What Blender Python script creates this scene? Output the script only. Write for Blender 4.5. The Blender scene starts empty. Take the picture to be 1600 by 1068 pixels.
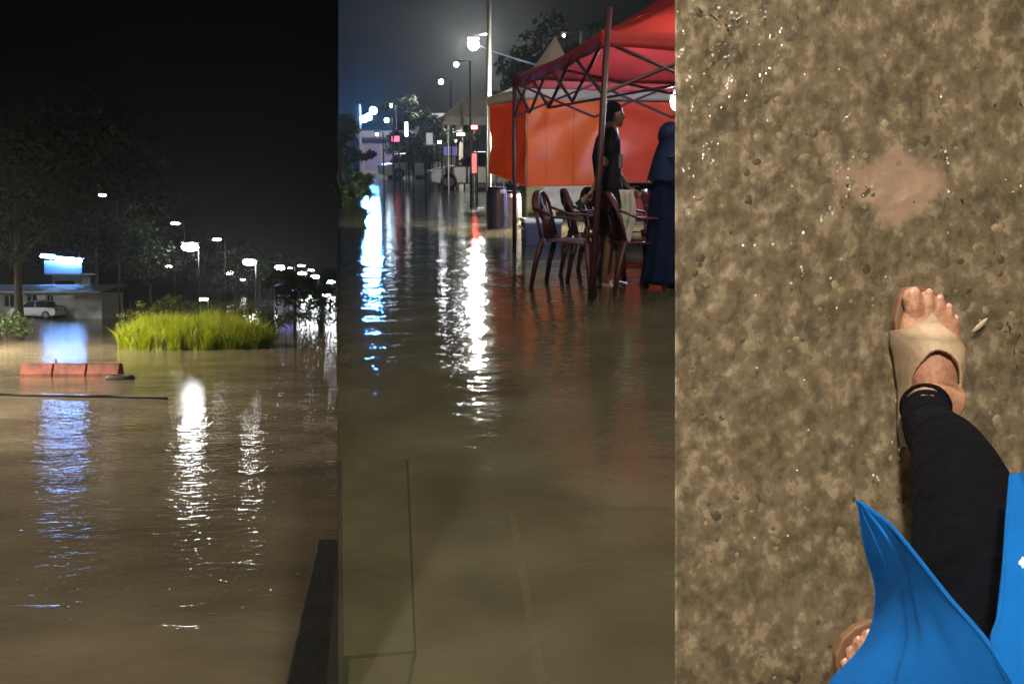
import bpy, math, random
from mathutils import Vector, Matrix, noise, Euler
R = math.radians
random.seed(7)
SC = bpy.context.scene
C = SC.collection

# ------------------------------------------------------------------ camera, sky, moon, exposure
F = 1600.0                                   # focal length in photo pixels
PITCH2 = math.atan((534 - 245) / F)
PITCH1 = math.atan((534 - 448) / F)
H1, H2, H3 = 2.6, 1.2, 1.5                   # eye height above each piece of ground
cam_d = bpy.data.cameras.new('camera')
cam = bpy.data.objects.new('camera', cam_d); C.objects.link(cam)
cam_d.sensor_width = 36; cam_d.lens = 36; cam_d.clip_start = 0.05; cam_d.clip_end = 3000
cam.location = (0, 0, H2); cam.rotation_euler = (R(90) - PITCH2, 0, 0)
SC.camera = cam
CAM2 = Matrix.Translation((0, 0, H2)) @ Matrix.Rotation(R(90) - PITCH2, 4, 'X')
CAM1 = Matrix.Translation((0, 0, H1)) @ Matrix.Rotation(R(90) - PITCH1, 4, 'X')
CAM3 = Matrix.Translation((0, 0, H3))
CAMS = {1: CAM1, 2: CAM2, 3: CAM3}
T = {1: CAM2 @ CAM1.inverted(), 2: Matrix.Identity(4), 3: CAM2 @ CAM3.inverted()}

world = bpy.data.worlds.new('World'); SC.world = world; world.use_nodes = True
wn = world.node_tree.nodes; wl = world.node_tree.links
bg = wn['Background']; sky = wn.new('ShaderNodeTexSky')
sky.sky_type = 'NISHITA'; sky.sun_disc = False
sky.sun_elevation = R(25); sky.sun_rotation = R(200)
wl.new(sky.outputs[0], bg.inputs[0]); bg.inputs[1].default_value = 0.00012
moon_d = bpy.data.lights.new('moon', 'SUN'); moon_d.energy = 0.012; moon_d.angle = R(0.5); moon_d.color = (1, .95, .85)
moon = bpy.data.objects.new('moon', moon_d); C.objects.link(moon)
moon.rotation_euler = (R(65), 0, R(-20))
SC.view_settings.view_transform = 'Standard'; SC.view_settings.look = 'None'
SC.view_settings.exposure = 0; SC.view_settings.gamma = 1; SC.view_settings.use_curve_mapping = False
cy = SC.cycles
SC.render.engine = 'CYCLES'
cy.use_denoising = True; cy.max_bounces = 6; cy.diffuse_bounces = 2; cy.glossy_bounces = 3
cy.transmission_bounces = 3; cy.volume_bounces = 0; cy.transparent_max_bounces = 8
cy.sample_clamp_indirect = 4; cy.caustics_reflective = False; cy.caustics_refractive = False

# ------------------------------------------------------------------ materials
MATS = {}
def mat(name, col, rough=.6, metal=0, emit=0, ecol=None, var=0, vscale=8, bump=0, bscale=30, spec=.5, transl=0, coat=0):
    if name in MATS: return MATS[name]
    m = bpy.data.materials.new(name); m.use_nodes = True; n = m.node_tree.nodes; l = m.node_tree.links
    b = n['Principled BSDF']; b.inputs['Base Color'].default_value = (*col, 1)
    b.inputs['Roughness'].default_value = rough; b.inputs['Metallic'].default_value = metal
    b.inputs['Specular IOR Level'].default_value = spec; b.inputs['Coat Weight'].default_value = coat
    tc = n.new('ShaderNodeTexCoord')
    if emit:
        b.inputs['Emission Color'].default_value = (*(ecol or col), 1); b.inputs['Emission Strength'].default_value = emit
    if var:
        t = n.new('ShaderNodeTexNoise'); t.inputs['Scale'].default_value = vscale; t.inputs['Detail'].default_value = 6
        l.new(tc.outputs['Object'], t.inputs['Vector'])
        mx = n.new('ShaderNodeMix'); mx.data_type = 'RGBA'
        mx.inputs[6].default_value = (*[c * (1 - var) for c in col], 1); mx.inputs[7].default_value = (*[min(1, c * (1 + var)) for c in col], 1)
        rp = n.new('ShaderNodeMapRange'); rp.inputs[1].default_value = .3; rp.inputs[2].default_value = .7
        l.new(t.outputs['Fac'], rp.inputs[0]); l.new(rp.outputs[0], mx.inputs[0]); l.new(mx.outputs[2], b.inputs['Base Color'])
    if bump:
        t2 = n.new('ShaderNodeTexNoise'); t2.inputs['Scale'].default_value = bscale; t2.inputs['Detail'].default_value = 4
        l.new(tc.outputs['Object'], t2.inputs['Vector'])
        bp = n.new('ShaderNodeBump'); bp.inputs['Strength'].default_value = bump; bp.inputs['Distance'].default_value = .02
        l.new(t2.outputs['Fac'], bp.inputs['Height']); l.new(bp.outputs[0], b.inputs['Normal'])
    if transl:
        tr = n.new('ShaderNodeBsdfTranslucent'); tr.inputs[0].default_value = (*col, 1)
        ms = n.new('ShaderNodeMixShader'); ms.inputs[0].default_value = transl
        l.new(b.outputs[0], ms.inputs[1]); l.new(tr.outputs[0], ms.inputs[2])
        l.new(ms.outputs[0], n['Material Output'].inputs['Surface'])
    MATS[name] = m; return m

def water_mat(name, murk, frac, waves, rough=.03, mscale=.5, tint=(.75, .65, .45)):
    """thin flood water: fresnel gloss over a mix of suspended mud (diffuse) and clear (transparent)"""
    m = bpy.data.materials.new(name); m.use_nodes = True; n = m.node_tree.nodes; l = m.node_tree.links
    n.remove(n['Principled BSDF']); out = n['Material Output']
    tc = n.new('ShaderNodeTexCoord'); prev = None
    for (sc, dist, det, sx, sy) in waves:
        mp = n.new('ShaderNodeMapping'); mp.inputs['Scale'].default_value = (sx, sy, 1)
        l.new(tc.outputs['Object'], mp.inputs['Vector'])
        t = n.new('ShaderNodeTexNoise'); t.inputs['Scale'].default_value = sc; t.inputs['Detail'].default_value = det
        t.inputs['Distortion'].default_value = .4
        l.new(mp.outputs[0], t.inputs['Vector'])
        b = n.new('ShaderNodeBump'); b.inputs['Strength'].default_value = 1; b.inputs['Distance'].default_value = dist
        l.new(t.outputs['Fac'], b.inputs['Height'])
        if prev: l.new(prev.outputs[0], b.inputs['Normal'])
        prev = b
    g = n.new('ShaderNodeBsdfGlossy'); g.inputs['Roughness'].default_value = rough
    d = n.new('ShaderNodeBsdfDiffuse'); tr = n.new('ShaderNodeBsdfTransparent')
    tr.inputs[0].default_value = (*tint, 1)
    tn = n.new('ShaderNodeTexNoise'); tn.inputs['Scale'].default_value = mscale; tn.inputs['Detail'].default_value = 7
    l.new(tc.outputs['Object'], tn.inputs['Vector'])
    mx = n.new('ShaderNodeMix'); mx.data_type = 'RGBA'
    mx.inputs[6].default_value = (*[c * .62 for c in murk], 1); mx.inputs[7].default_value = (*[c * 1.35 for c in murk], 1)
    rp = n.new('ShaderNodeMapRange'); rp.inputs[1].default_value = .3; rp.inputs[2].default_value = .7
    l.new(tn.outputs['Fac'], rp.inputs[0]); l.new(rp.outputs[0], mx.inputs[0]); l.new(mx.outputs[2], d.inputs[0])
    fr = n.new('ShaderNodeFresnel'); fr.inputs[0].default_value = 1.33
    l.new(prev.outputs[0], g.inputs['Normal']); l.new(prev.outputs[0], fr.inputs['Normal'])
    m1 = n.new('ShaderNodeMixShader'); m1.inputs[0].default_value = frac
    l.new(tr.outputs[0], m1.inputs[1]); l.new(d.outputs[0], m1.inputs[2])
    m2 = n.new('ShaderNodeMixShader'); l.new(fr.outputs[0], m2.inputs[0])
    l.new(m1.outputs[0], m2.inputs[1]); l.new(g.outputs[0], m2.inputs[2])
    l.new(m2.outputs[0], out.inputs['Surface'])
    return m

# ------------------------------------------------------------------ geometry helpers
class MB:
    def __init__(s): s.v = []; s.f = []
    def add(s, vs, fs):
        k = len(s.v); s.v += [tuple(v) for v in vs]; s.f += [tuple(i + k for i in f) for f in fs]; return s
    def box(s, c, d, rot=None, taper=1.0):
        hx, hy, hz = d[0] / 2, d[1] / 2, d[2] / 2; vs = []
        for z in (-1, 1):
            k = taper if z > 0 else 1
            for x, y in ((-1, -1), (1, -1), (1, 1), (-1, 1)): vs.append(Vector((x * hx * k, y * hy * k, z * hz)))
        if rot: M = Euler(rot).to_matrix(); vs = [M @ v for v in vs]
        vs = [v + Vector(c) for v in vs]
        return s.add(vs, [(3, 2, 1, 0), (4, 5, 6, 7), (0, 1, 5, 4), (1, 2, 6, 5), (2, 3, 7, 6), (3, 0, 4, 7)])
    def tube(s, pts, rad, n=8, cap=True, flat=None, up=(0, 0, 1)):
        """swept ring; rad = number, list of numbers or list of (a,b); rounded ends if cap"""
        pts = [Vector(p) for p in pts]; N = len(pts)
        if not isinstance(rad, (list, tuple)): rad = [rad] * N
        rings = []
        for i, p in enumerate(pts):
            t = (pts[min(i + 1, N - 1)] - pts[max(i - 1, 0)]).normalized()
            u = Vector(up)
            if abs(t.dot(u)) > .95: u = Vector((0, 1, 0)) if abs(t.y) < .9 else Vector((1, 0, 0))
            a = t.cross(u).normalized(); b = t.cross(a).normalized()
            r = rad[i]; ra, rb = r if isinstance(r, (list, tuple)) else (r, r)
            rings.append((p, t, a, b, ra, rb))
        if cap == 'round':
            p, t, a, b, ra, rb = rings[0]
            pre = [(p - t * max(ra, rb) * .9, t, a, b, ra * .25, rb * .25), (p - t * max(ra, rb) * .6, t, a, b, ra * .72, rb * .72)]
            p, t, a, b, ra, rb = rings[-1]
            post = [(p + t * max(ra, rb) * .6, t, a, b, ra * .72, rb * .72), (p + t * max(ra, rb) * .9, t, a, b, ra * .25, rb * .25)]
            rings = pre + rings + post
        vs = []; fs = []
        for (p, t, a, b, ra, rb) in rings:
            for k in range(n):
                an = 2 * math.pi * k / n; vs.append(p + a * math.cos(an) * ra + b * math.sin(an) * rb)
        for i in range(len(rings) - 1):
            for k in range(n):
                fs.append((i * n + k, i * n + (k + 1) % n, (i + 1) * n + (k + 1) % n, (i + 1) * n + k))
        if cap: fs.append(tuple(range(n))[::-1]); fs.append(tuple((len(rings) - 1) * n + k for k in range(n)))
        return s.add(vs, fs)
    def ball(s, c, r, n=12, m=8):
        r = r if isinstance(r, (list, tuple)) else (r, r, r); vs = []; fs = []
        for i in range(m + 1):
            th = math.pi * (i + .0001) / (m + .0002)
            for k in range(n):
                ph = 2 * math.pi * k / n
                vs.append((c[0] + r[0] * math.sin(th) * math.cos(ph), c[1] + r[1] * math.sin(th) * math.sin(ph), c[2] + r[2] * math.cos(th)))
        for i in range(m):
            for k in range(n): fs.append((i * n + k, (i + 1) * n + k, (i + 1) * n + (k + 1) % n, i * n + (k + 1) % n))
        return s.add(vs, fs)
    def grid(s, fn, nu, nv, wrap=False):
        vs = [fn(u / nu, v / nv) for u in range(nu + 1) for v in range(nv + 1)]; fs = []
        for u in range(nu):
            for v in range(nv):
                a = u * (nv + 1) + v; fs.append((a, a + 1, a + nv + 2, a + nv + 1))
        return s.add(vs, fs)
    def prism(s, prof, y0, y1, k=1.0, cx=0, taperz=None):
        """polygon in xz extruded along y"""
        n = len(prof); vs = [(x, y0, z) for x, z in prof] + [(x, y1, z) for x, z in prof]
        fs = [tuple(range(n)), tuple(range(2 * n - 1, n - 1, -1))]
        for i in range(n): j = (i + 1) % n; fs.append((i, i + n, j + n, j))
        return s.add(vs, fs)
    def build(s, name, m, parent=None, smooth=False, solid=0, bevel=0, remesh=0, sub=0, loc=None, kind=None):
        me = bpy.data.meshes.new(name); me.from_pydata(s.v, [], s.f); me.update()
        if smooth: me.polygons.foreach_set('use_smooth', [True] * len(me.polygons))
        me.materials.append(m)
        o = bpy.data.objects.new(name, me); C.objects.link(o)
        if parent is not None: o.parent = parent
        if loc is not None: o.location = loc
        if solid: md = o.modifiers.new('solid', 'SOLIDIFY'); md.thickness = solid; md.offset = 0
        if remesh:
            md = o.modifiers.new('remesh', 'REMESH'); md.mode = 'VOXEL'; md.voxel_size = remesh; md.use_smooth_shade = True
            md = o.modifiers.new('smooth', 'SMOOTH'); md.iterations = 6; md.factor = .5
        if bevel: md = o.modifiers.new('bevel', 'BEVEL'); md.width = bevel; md.segments = 2; md.limit_method = 'ANGLE'
        if sub: md = o.modifiers.new('sub', 'SUBSURF'); md.levels = sub; md.render_levels = sub
        if kind: o['kind'] = kind
        return o
def tag(o, label, cat, group=None, kind=None):
    if label: o['label'] = label
    if cat: o['category'] = cat
    if group: o['group'] = group
    if kind: o['kind'] = kind
    return o
def thing(name, label, cat, loc=(0, 0, 0), rz=0, group=None):
    o = bpy.data.objects.new(name, None); C.objects.link(o); o.empty_display_size = .2
    o.location = loc; o.rotation_euler = (0, 0, rz); return tag(o, label, cat, group)
def struct(o): o['kind'] = 'structure'; return o
def copy_tree(o, parent=None):
    c = o.copy(); C.objects.link(c)
    if parent is not None: c.parent = parent
    for ch in list(o.children): copy_tree(ch, c)
    return c
def P(pn, px, py, d):                      # the point of place pn seen at photo pixel px,py at depth d
    return CAMS[pn] @ Vector(((px - 800) / F * d, (534 - py) / F * d, -d))
def G(pn, px, py, z=0):                    # where that pixel's line of sight meets height z
    o = CAMS[pn].translation; r = (CAMS[pn].to_3x3() @ Vector(((px - 800) / F, (534 - py) / F, -1)))
    t = (z - o.z) / r.z; return o + r * t
_done = set()
def settle(pn):                            # puts the finished place where it belongs in the world
    for o in list(C.objects):
        if o.name in _done: continue
        _done.add(o.name)
        if o.parent is None: o.matrix_basis = T[pn] @ o.matrix_basis
_done.update(('camera', 'moon'))
def nz(x, y=0, z=0): return noise.noise(Vector((x, y, z)))

# shared materials
M_conc = mat('concrete', (.22, .2, .16), .7, var=.3, vscale=3, bump=.5, bscale=40)
M_asph = mat('mud_bed', (.10, .085, .06), .8, var=.3, vscale=2)
M_lightblock = mat('light_block_black', (.002, .002, .002), 1, spec=0)
M_black = mat('matte_black', (.01, .01, .012), .95, spec=.05)
M_steel = mat('galvanised_steel', (.35, .36, .36), .4, metal=.6, var=.15)
M_dsteel = mat('dark_painted_steel', (.03, .025, .028), .5, var=.3, bump=.1)
M_white = mat('white_paint', (.75, .75, .72), .5, var=.08)
M_glass = mat('dark_glass', (.02, .025, .03), .08)
M_rubber = mat('tyre_rubber', (.02, .02, .02), .8)
M_bark = mat('bark', (.08, .055, .035), .9, var=.4, bump=.8, bscale=15)
M_leafd = mat('leaf_dark', (.03, .045, .02), .75, var=.5, vscale=1.5, transl=.15, spec=.2)
M_leaf = mat('leaf_green', (.06, .1, .03), .55, var=.5, vscale=2, transl=.3)
M_leafy = mat('leaf_yellow_green', (.13, .15, .035), .55, var=.4, vscale=2, transl=.35)
M_skin = mat('skin', (.16, .085, .05), .45, var=.15, vscale=20)

def emitter(name, col, s): return mat(name, (.8, .8, .8), .5, emit=s, ecol=col)

# ------------------------------------------------------------------ builders of repeated kinds
ORG = [None, Vector((0, 0, 0))]             # place being planted, base of the plant
def beyond(p):                             # foliage stops short of the dark wall between places 1 and 2
    if ORG[0] is None: return False
    q = CAMS[ORG[0]].inverted() @ (p + ORG[1]); x = q.x + .17 * -q.z
    return x > -.12 if ORG[0] == 1 else x < .12
def leaves(mb, c, r, n, size, rnd, flat=.7):
    for _ in range(n):
        while True:
            p = Vector((rnd.uniform(-1, 1), rnd.uniform(-1, 1), rnd.uniform(-1, 1)))
            if p.length < 1: break
        p = Vector(c) + Vector((p.x * r, p.y * r, p.z * r * flat))
        a = Vector((rnd.uniform(-1, 1), rnd.uniform(-1, 1), rnd.uniform(-1, 1))).normalized()
        b = a.cross(Vector((rnd.uniform(-1, 1), rnd.uniform(-1, 1), rnd.uniform(-1, 1)))).normalized()
        s = size * rnd.uniform(.6, 1.3)
        if beyond(p): continue
        mb.add([p - a * s, p + b * s * .45, p + a * s, p - b * s * .45], [(0, 1, 2, 3)])
def tree(label, loc, h, cr, tr=.2, n=90, per=45, size=.16, m=None, seed=1, base=.35, group=None, name='broadleaf_tree', kind_cat='tree'):
    rnd = random.Random(seed); t = thing(name, label, kind_cat, loc, 0, group); ORG[1] = Vector(loc)
    tk = MB(); top = Vector((rnd.uniform(-.3, .3), rnd.uniform(-.3, .3), h * .8)); pts = []
    for i in range(7):
        k = i / 6; pts.append(Vector((top.x * k + nz(seed, k * 3) * .5, top.y * k + nz(seed + 9, k * 3) * .5, -.1 + top.z * k)))
    tk.tube(pts, [tr * (1.15 - .85 * i / 6) for i in range(7)], 8)
    cl = []
    for i in range(9):
        k = rnd.uniform(base, .95); st = pts[min(5, int(k * 6))]
        an = i * 2.4 + rnd.uniform(-.3, .3); L = cr * rnd.uniform(.6, 1.0) * (1.15 - abs(k - .55))
        en = st + Vector((math.cos(an) * L, math.sin(an) * L, h * .18 * rnd.uniform(.2, 1)))
        mid = (st + en) / 2 + Vector((0, 0, .15 * L))
        if not beyond(en): tk.tube([st, mid, en], [tr * .4, tr * .26, tr * .1], 5)
        cl += [mid, en, (mid + en) / 2 + Vector((rnd.uniform(-1, 1), rnd.uniform(-1, 1), rnd.uniform(-.5, 1))) * cr * .3]
    tk.build('trunk', M_bark, t, smooth=True)
    fb = MB()
    for i in range(n):
        c = rnd.choice(cl) + Vector((rnd.gauss(0, .28), rnd.gauss(0, .28), rnd.gauss(0, .2) + .1)) * cr
        if c.z > h: c.z = h - rnd.random() * .1 * h
        if c.z < h * base * .7: c.z = h * base * .7 + rnd.random() * h * .15
        leaves(fb, c, cr * rnd.uniform(.14, .3), per, size, rnd)
    fb.build('crown', m or M_leafd, t); return t
def bush(label, loc, h, r, m, seed, n=26, per=45, size=.09, group=None, flat=.8):
    rnd = random.Random(seed); t = thing('bush', label, 'bush', loc, 0, group); ORG[1] = Vector(loc)
    st = MB(); fb = MB()
    for i in range(7):
        an = i * .9 + rnd.random(); e = Vector((math.cos(an) * r * .6, math.sin(an) * r * .6, h * rnd.uniform(.6, .9)))
        st.tube([(0, 0, -.1), e * .5 + Vector((0, 0, .1)), e], [.03, .02, .01], 5)
    st.build('stem', M_bark, t)
    for i in range(n):
        an = rnd.random() * 6.28; q = math.sqrt(rnd.random()) * r; z = h * (.15 + .8 * rnd.random() * (1 - .5 * (q / r) ** 2))
        leaves(fb, (math.cos(an) * q, math.sin(an) * q, z), r * .27, per, size, rnd)
    fb.build('foliage', m, t); return t

def street_lamp(label, loc, h, ang, reach, hw, hh, em, group=None, cat='street lamp', poler=.06, shade=False):
    """post with a short arm and a wide luminous lens under a housing; loc = lens position on plan"""
    t = thing('street_lamp', label, cat, loc, ang, group)
    MB().tube([(reach, 0, -.2), (reach, 0, h * .6), (reach, 0, h + .25)], [poler * 1.3, poler, poler * .7], 8).build('post', M_dsteel, t, smooth=True)
    MB().tube([(reach, 0, h + .2), (reach * .5, 0, h + .36), (0, 0, h + hh * .6 + .04)], [poler * .6] * 3, 6).build('arm', M_dsteel, t, smooth=True)
    MB().box((0, 0, h + hh * .5 + .05), (hw * 1.05, hw * .5, .08), taper=.8).build('housing', M_dsteel, t, bevel=.01)
    MB().ball((0, 0, h), (hw / 2, hw * .3, hh / 2), 14, 8).build('lens', em, t, smooth=True)
    if shade:
        mb = MB(); mb.grid(lambda u, v: ((hw * (.53 + .07 * v)) * math.cos(u * 6.2832), (hw * (.4 + .06 * v)) * math.sin(u * 6.2832), h + hh * .5 + .06 - (hh + .07) * v), 32, 3)
        mb.tube([(0, 0, h + hh * .5 + .05), (0, 0, h + hh * .5 + .07)], hw * .55, 32); mb.build('lamp_shade', M_dsteel, t, solid=.01)
    return t

def car(label, loc, rz, paint, lit=False):
    t = thing('parked_car', label, 'car', loc, rz)
    body = [(-2.1, .3), (-2.12, .62), (-1.95, .86), (-1.3, .92), (1.0, .92), (1.85, .8), (2.1, .62), (2.12, .32), (1.75, .22), (-1.75, .22)]
    MB().prism(body, -.84, .84).build('body', paint, t, bevel=.06)
    cab = MB(); lo = [(-1.5, .9), (1.05, .9)]; hi = [(-1.1, 1.38), (.35, 1.4)]
    vs = []
    for (x, z) in (lo[0], lo[1], hi[1], hi[0]):
        w = .78 if z < 1 else .62; vs += [(x, -w, z), (x, w, z)]
    cab.add(vs, [(0, 2, 4, 6), (1, 7, 5, 3), (2, 3, 5, 4), (0, 6, 7, 1), (6, 4, 5, 7), (0, 1, 3, 2)])
    cab.build('window', M_glass, t, bevel=.03)
    MB().box((-.38, 0, 1.42), (1.5, 1.2, .05), taper=.9).build('roof', paint, t, bevel=.02)
    for s in (-1, 1):
        MB().tube([(-1.3, s * .7, .92), (-1.1, s * .62, 1.4)], .04, 5).build('pillar', paint, t)
        MB().tube([(-.3, s * .79, .9), (-.3, s * .63, 1.4)], .035, 5).build('pillar', paint, t)
        MB().tube([(1.05, s * .77, .92), (.38, s * .62, 1.4)], .035, 5).build('pillar', paint, t)
        MB().ball((2.05, s * .62, .68), (.08, .17, .08), 8, 6).build('headlight', emitter('headlamp_lit', (1, .95, .85), 12) if lit else M_white, t)
        MB().box((-2.11, s * .65, .72), (.05, .28, .14)).build('tail_light', mat('tail_red', (.4, .01, .01), .3), t)
        MB().box((.85, s * .95, .98), (.12, .18, .12)).build('mirror', paint, t, bevel=.02)
        for x in (-1.3, 1.3):
            w = MB().tube([(x, s * .72, .31), (x, s * .9, .31)], .32, 20, up=(0, 0, 1)).build('wheel', M_rubber, t)
            MB().tube([(x, s * .89, .31), (x, s * .915, .31)], .19, 12).build('rim', M_steel, w)
    return t

# =================================================================== PLACE 1: flooded lawn at night
ORG[0] = 1
WATER1 = water_mat('flood_water_calm', (.205, .17, .12), .92,
                   [(.9, .03, 2, .6, 1.2), (5.5, .014, 3, .8, 1.1), (24, .0012, 2, .9, 1)], rough=.06)
def sheet(pts, name, m, z, kind='structure'):
    ar = sum(pts[i][0] * pts[(i + 1) % len(pts)][1] - pts[(i + 1) % len(pts)][0] * pts[i][1] for i in range(len(pts)))
    if ar < 0: pts = pts[::-1]             # faces look up
    mb = MB(); mb.add([(p[0], p[1], z) for p in pts], [tuple(range(len(pts)))])
    o = mb.build(name, m); o['kind'] = kind; return o
nr, fr_ = G(1, 528, 1250), G(1, 528, 450.0)
P1poly = [(nr.x, nr.y), (fr_.x, fr_.y), (-2500, fr_.y), (-900, nr.y)]
sheet(P1poly, 'ground', M_asph, -.25)
sheet(P1poly, 'water', WATER1, 0)

M_b1 = mat('pale_plaster', (.5, .5, .47), .7, var=.15, vscale=2, bump=.3)
M_roof = mat('pale_roof_sheet', (.55, .56, .57), .4, var=.1, metal=.2)
# --- low shed building with a long pale roof
def at1(px, d): return P(1, px, 448, d)
b0 = at1(-60, 90); b1 = at1(160, 84)
dirx = (b1 - b0); dirx.z = 0; L = dirx.length; ang = math.atan2(dirx.y, dirx.x)
bd = thing('low_building', 'long low pale building with dark window openings behind the parked car', 'building', (b0.x, b0.y, 0), ang)
hB = 2.15
wins = [(2.2, 3.6), (5.0, 6.3), (7.6, 8.9), (9.9, 10.7)]
x = 0; segs = []
for a, b in wins:
    MB().box(((x + a) / 2, 0, hB / 2 - .1), (a - x, .25, hB + .2)).build('wall', M_b1, bd)
    MB().box(((a + b) / 2, 0, .35), (b - a, .22, 1.1)).build('wall', M_b1, bd)
    MB().box(((a + b) / 2, 0, hB - .13), (b - a, .22, .26)).build('wall', M_b1, bd)
    w = MB().box(((a + b) / 2, .06, 1.38), (b - a - .1, .03, .96)).build('window', M_glass, bd)
    MB().box(((a + b) / 2, -.02, 1.38), (.06, .06, .98)).build('frame', M_white, w)
    MB().box(((a + b) / 2, -.14, .88), (b - a + .1, .12, .06)).build('sill', M_white, w)
    x = b
MB().box(((x + L) / 2, 0, hB / 2 - .1), (L - x, .25, hB + .2)).build('wall', M_b1, bd)
MB().box((L - .12, 1.2, hB / 2 - .1), (.23, 2.2, hB + .2)).build('wall', M_b1, bd)
rf = MB()
rf.grid(lambda u, v: (-.5 + (L + 1) * u, -.8 + 3.1 * v, hB + .04 + .6 * v + .02 * math.sin(u * 240)), 120, 1)
rf.build('roof', M_roof, bd, solid=.04)
MB().box((L / 2, -.84, hB + .02), (L + 1, .06, .14)).build('fascia', M_white, bd)
car('white parked hatchback in front of the low pale building', tuple(P(1, 57, 448, 84).xy) + (.02,), R(172), M_white)

# --- blue lit kiosk behind the building
k = P(1, 110, 448, 97)
blue = emitter('blue_white_tube', (.18, .42, 1), 95)
ko = thing('kiosk', 'pale kiosk tower under two blue-white light bars', 'kiosk', (k.x, k.y, 0), R(-4))
MB().box((.1, 0, 1.75), (2.2, 1.6, 3.5)).build('wall', M_b1, ko, bevel=.03)
MB().box((.1, 0, 3.56), (2.7, 2.1, .12)).build('roof', M_roof, ko)
MB().box((-.05, -.93, 4.05), (2.9, .06, 1.0)).build('sign_board', mat('pale_blue_board', (.45, .6, .75), .5, var=.1), ko, bevel=.01)
MB().box((0, -.85, 2.6), (1.5, .06, .9)).build('hatch', M_glass, ko)
MB().box((.1, -.9, 1.95), (2.0, .35, .06)).build('counter', M_white, ko)
for s in (-1.0, 1.2): MB().tube([(s, -.85, 3.6), (s, -.95, 4.95)], .05, 6).build('post', M_steel, ko)
MB().tube([(-1.7, -.95, 4.98), (1.6, -.95, 4.72)], .05, 6).build('crossbar', M_steel, ko)
for (xa, xb, zz) in ((-1.62, -.62, 4.88), (-.42, 1.38, 4.65)):
    fx = MB().box(((xa + xb) / 2, -1.0, zz + .12), (xb - xa + .1, .16, .1), rot=(0, R(4), 0)).build('light_bar', M_white, ko)
    MB().tube([(xa, -1.08, zz + .03), (xb, -1.08, zz - .07)], .12 if xa < -1 else .15, 8, cap='round').build('tube', blue, fx, smooth=True)

ko.scale = (1.25, 1.25, 1.25); ko.location.z = -.65
# --- red barrier lying in the flood
rb = P(1, 112, 565, 30); rb.z = 0
bar = thing('barrier', 'long low red-orange road barrier standing in the flood', 'barrier', (rb.x, rb.y, 0), R(2))
M_redp = mat('red_orange_plastic', (.24, .055, .03), .55, var=.6, vscale=4, bump=.2)
prof = [(-.26, -.15), (-.26, .1), (-.18, .3), (-.12, .46), (.12, .46), (.18, .3), (.26, .1), (.26, -.15)]
def barrier_piece(x0, x1):
    mb = MB(); vs = [(x0, y, z) for y, z in prof] + [(x1, y, z) for y, z in prof]; n = 8
    mb.add(vs, [tuple(range(n))[::-1], tuple(range(n, 2 * n))] + [(i, (i + 1) % n, (i + 1) % n + n, i + n) for i in range(n)])
    return mb.build('barrier_block', M_redp, bar, bevel=.03)
prof = [(y, z * .8) for y, z in prof]
for xx in (-1.42, -.46, .5): barrier_piece(xx, xx + .93)
for xx in (-.47, .49): MB().tube([(xx, 0, -.1), (xx, 0, .5)], .03, 8).build('pin', M_steel, bar)
ty = thing('tyre', 'dark tyre lying half under water by the red barrier end', 'tyre', tuple(P(1, 187, 565, 29).xy) + (.02,), 0)
tb = MB(); tb.grid(lambda u, v: ((.3 + .1 * math.cos(v * 6.2832)) * math.cos(u * 6.2832), (.3 + .1 * math.cos(v * 6.2832)) * math.sin(u * 6.2832), .09 * math.sin(v * 6.2832)), 24, 10)
tb.build('tread', M_rubber, ty, smooth=True)
MB().tube([(0, 0, -.04), (0, 0, .03)], .2, 16).build('rim', M_steel, ty)

# --- hose across the water
a, b = G(1, -30, 616, .02), G(1, 262, 622, .02)
hs = MB(); pts = []
for i in range(41):
    k_ = i / 40; p = a.lerp(b, k_); pts.append((p.x, p.y + .12 * nz(k_ * 5), .015 + .03 * nz(k_ * 7, 3)))
tag(hs.tube(pts, .035, 8).build('hose', M_black, smooth=True), 'thin black hose floating straight across the brown water', 'hose')

# --- low raised block in a near-black tone, bottom right
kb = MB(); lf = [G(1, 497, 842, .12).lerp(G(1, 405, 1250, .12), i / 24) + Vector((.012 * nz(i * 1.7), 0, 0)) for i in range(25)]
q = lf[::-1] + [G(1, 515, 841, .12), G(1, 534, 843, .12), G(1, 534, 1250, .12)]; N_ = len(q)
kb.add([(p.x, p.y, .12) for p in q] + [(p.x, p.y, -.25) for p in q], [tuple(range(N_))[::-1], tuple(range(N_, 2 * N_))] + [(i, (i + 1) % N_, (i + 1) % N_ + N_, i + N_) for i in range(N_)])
tag(kb.build('dark_ledge', mat('near_black_ledge', (.012, .012, .008), .85, var=.5, vscale=3, bump=.6, spec=.15), bevel=.015), 'dark low ledge in the near corner of the brown flood', 'ledge')

# --- tall grass
M_grass = mat('reed_yellow_green', (.27, .33, .014), .6, var=.6, vscale=1.6, transl=.4)
rnd = random.Random(3); gb = MB(); gc = P(1, 303, 448, 44)
for i in range(9000):
    an = rnd.random() * 6.283; rr = math.sqrt(rnd.random())
    x = gc.x + 3.25 * rr * math.cos(an); y = gc.y + 2.2 * rr * math.sin(an)
    edge = 1 - rr ** 4 * .45
    h = (1.4 + .5 * nz(x * 1.4, y * 1.4) + rnd.uniform(-.4, .32)) * edge; w = .016 * rnd.uniform(.7, 1.5)
    ln = Vector((rnd.gauss(.05, .24), rnd.gauss(0, .24), 0)); cs = Vector((math.cos(an * 7), math.sin(an * 7), 0)) * w
    b_ = Vector((x, y, -.05)); m_ = b_ + Vector((0, 0, h * .6)) + ln * .4; t_ = b_ + Vector((0, 0, h)) + ln * 1.5
    gb.add([b_ - cs, b_ + cs, m_ + cs * .8, m_ - cs * .8, t_], [(0, 1, 2, 3), (3, 2, 4)])
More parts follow.
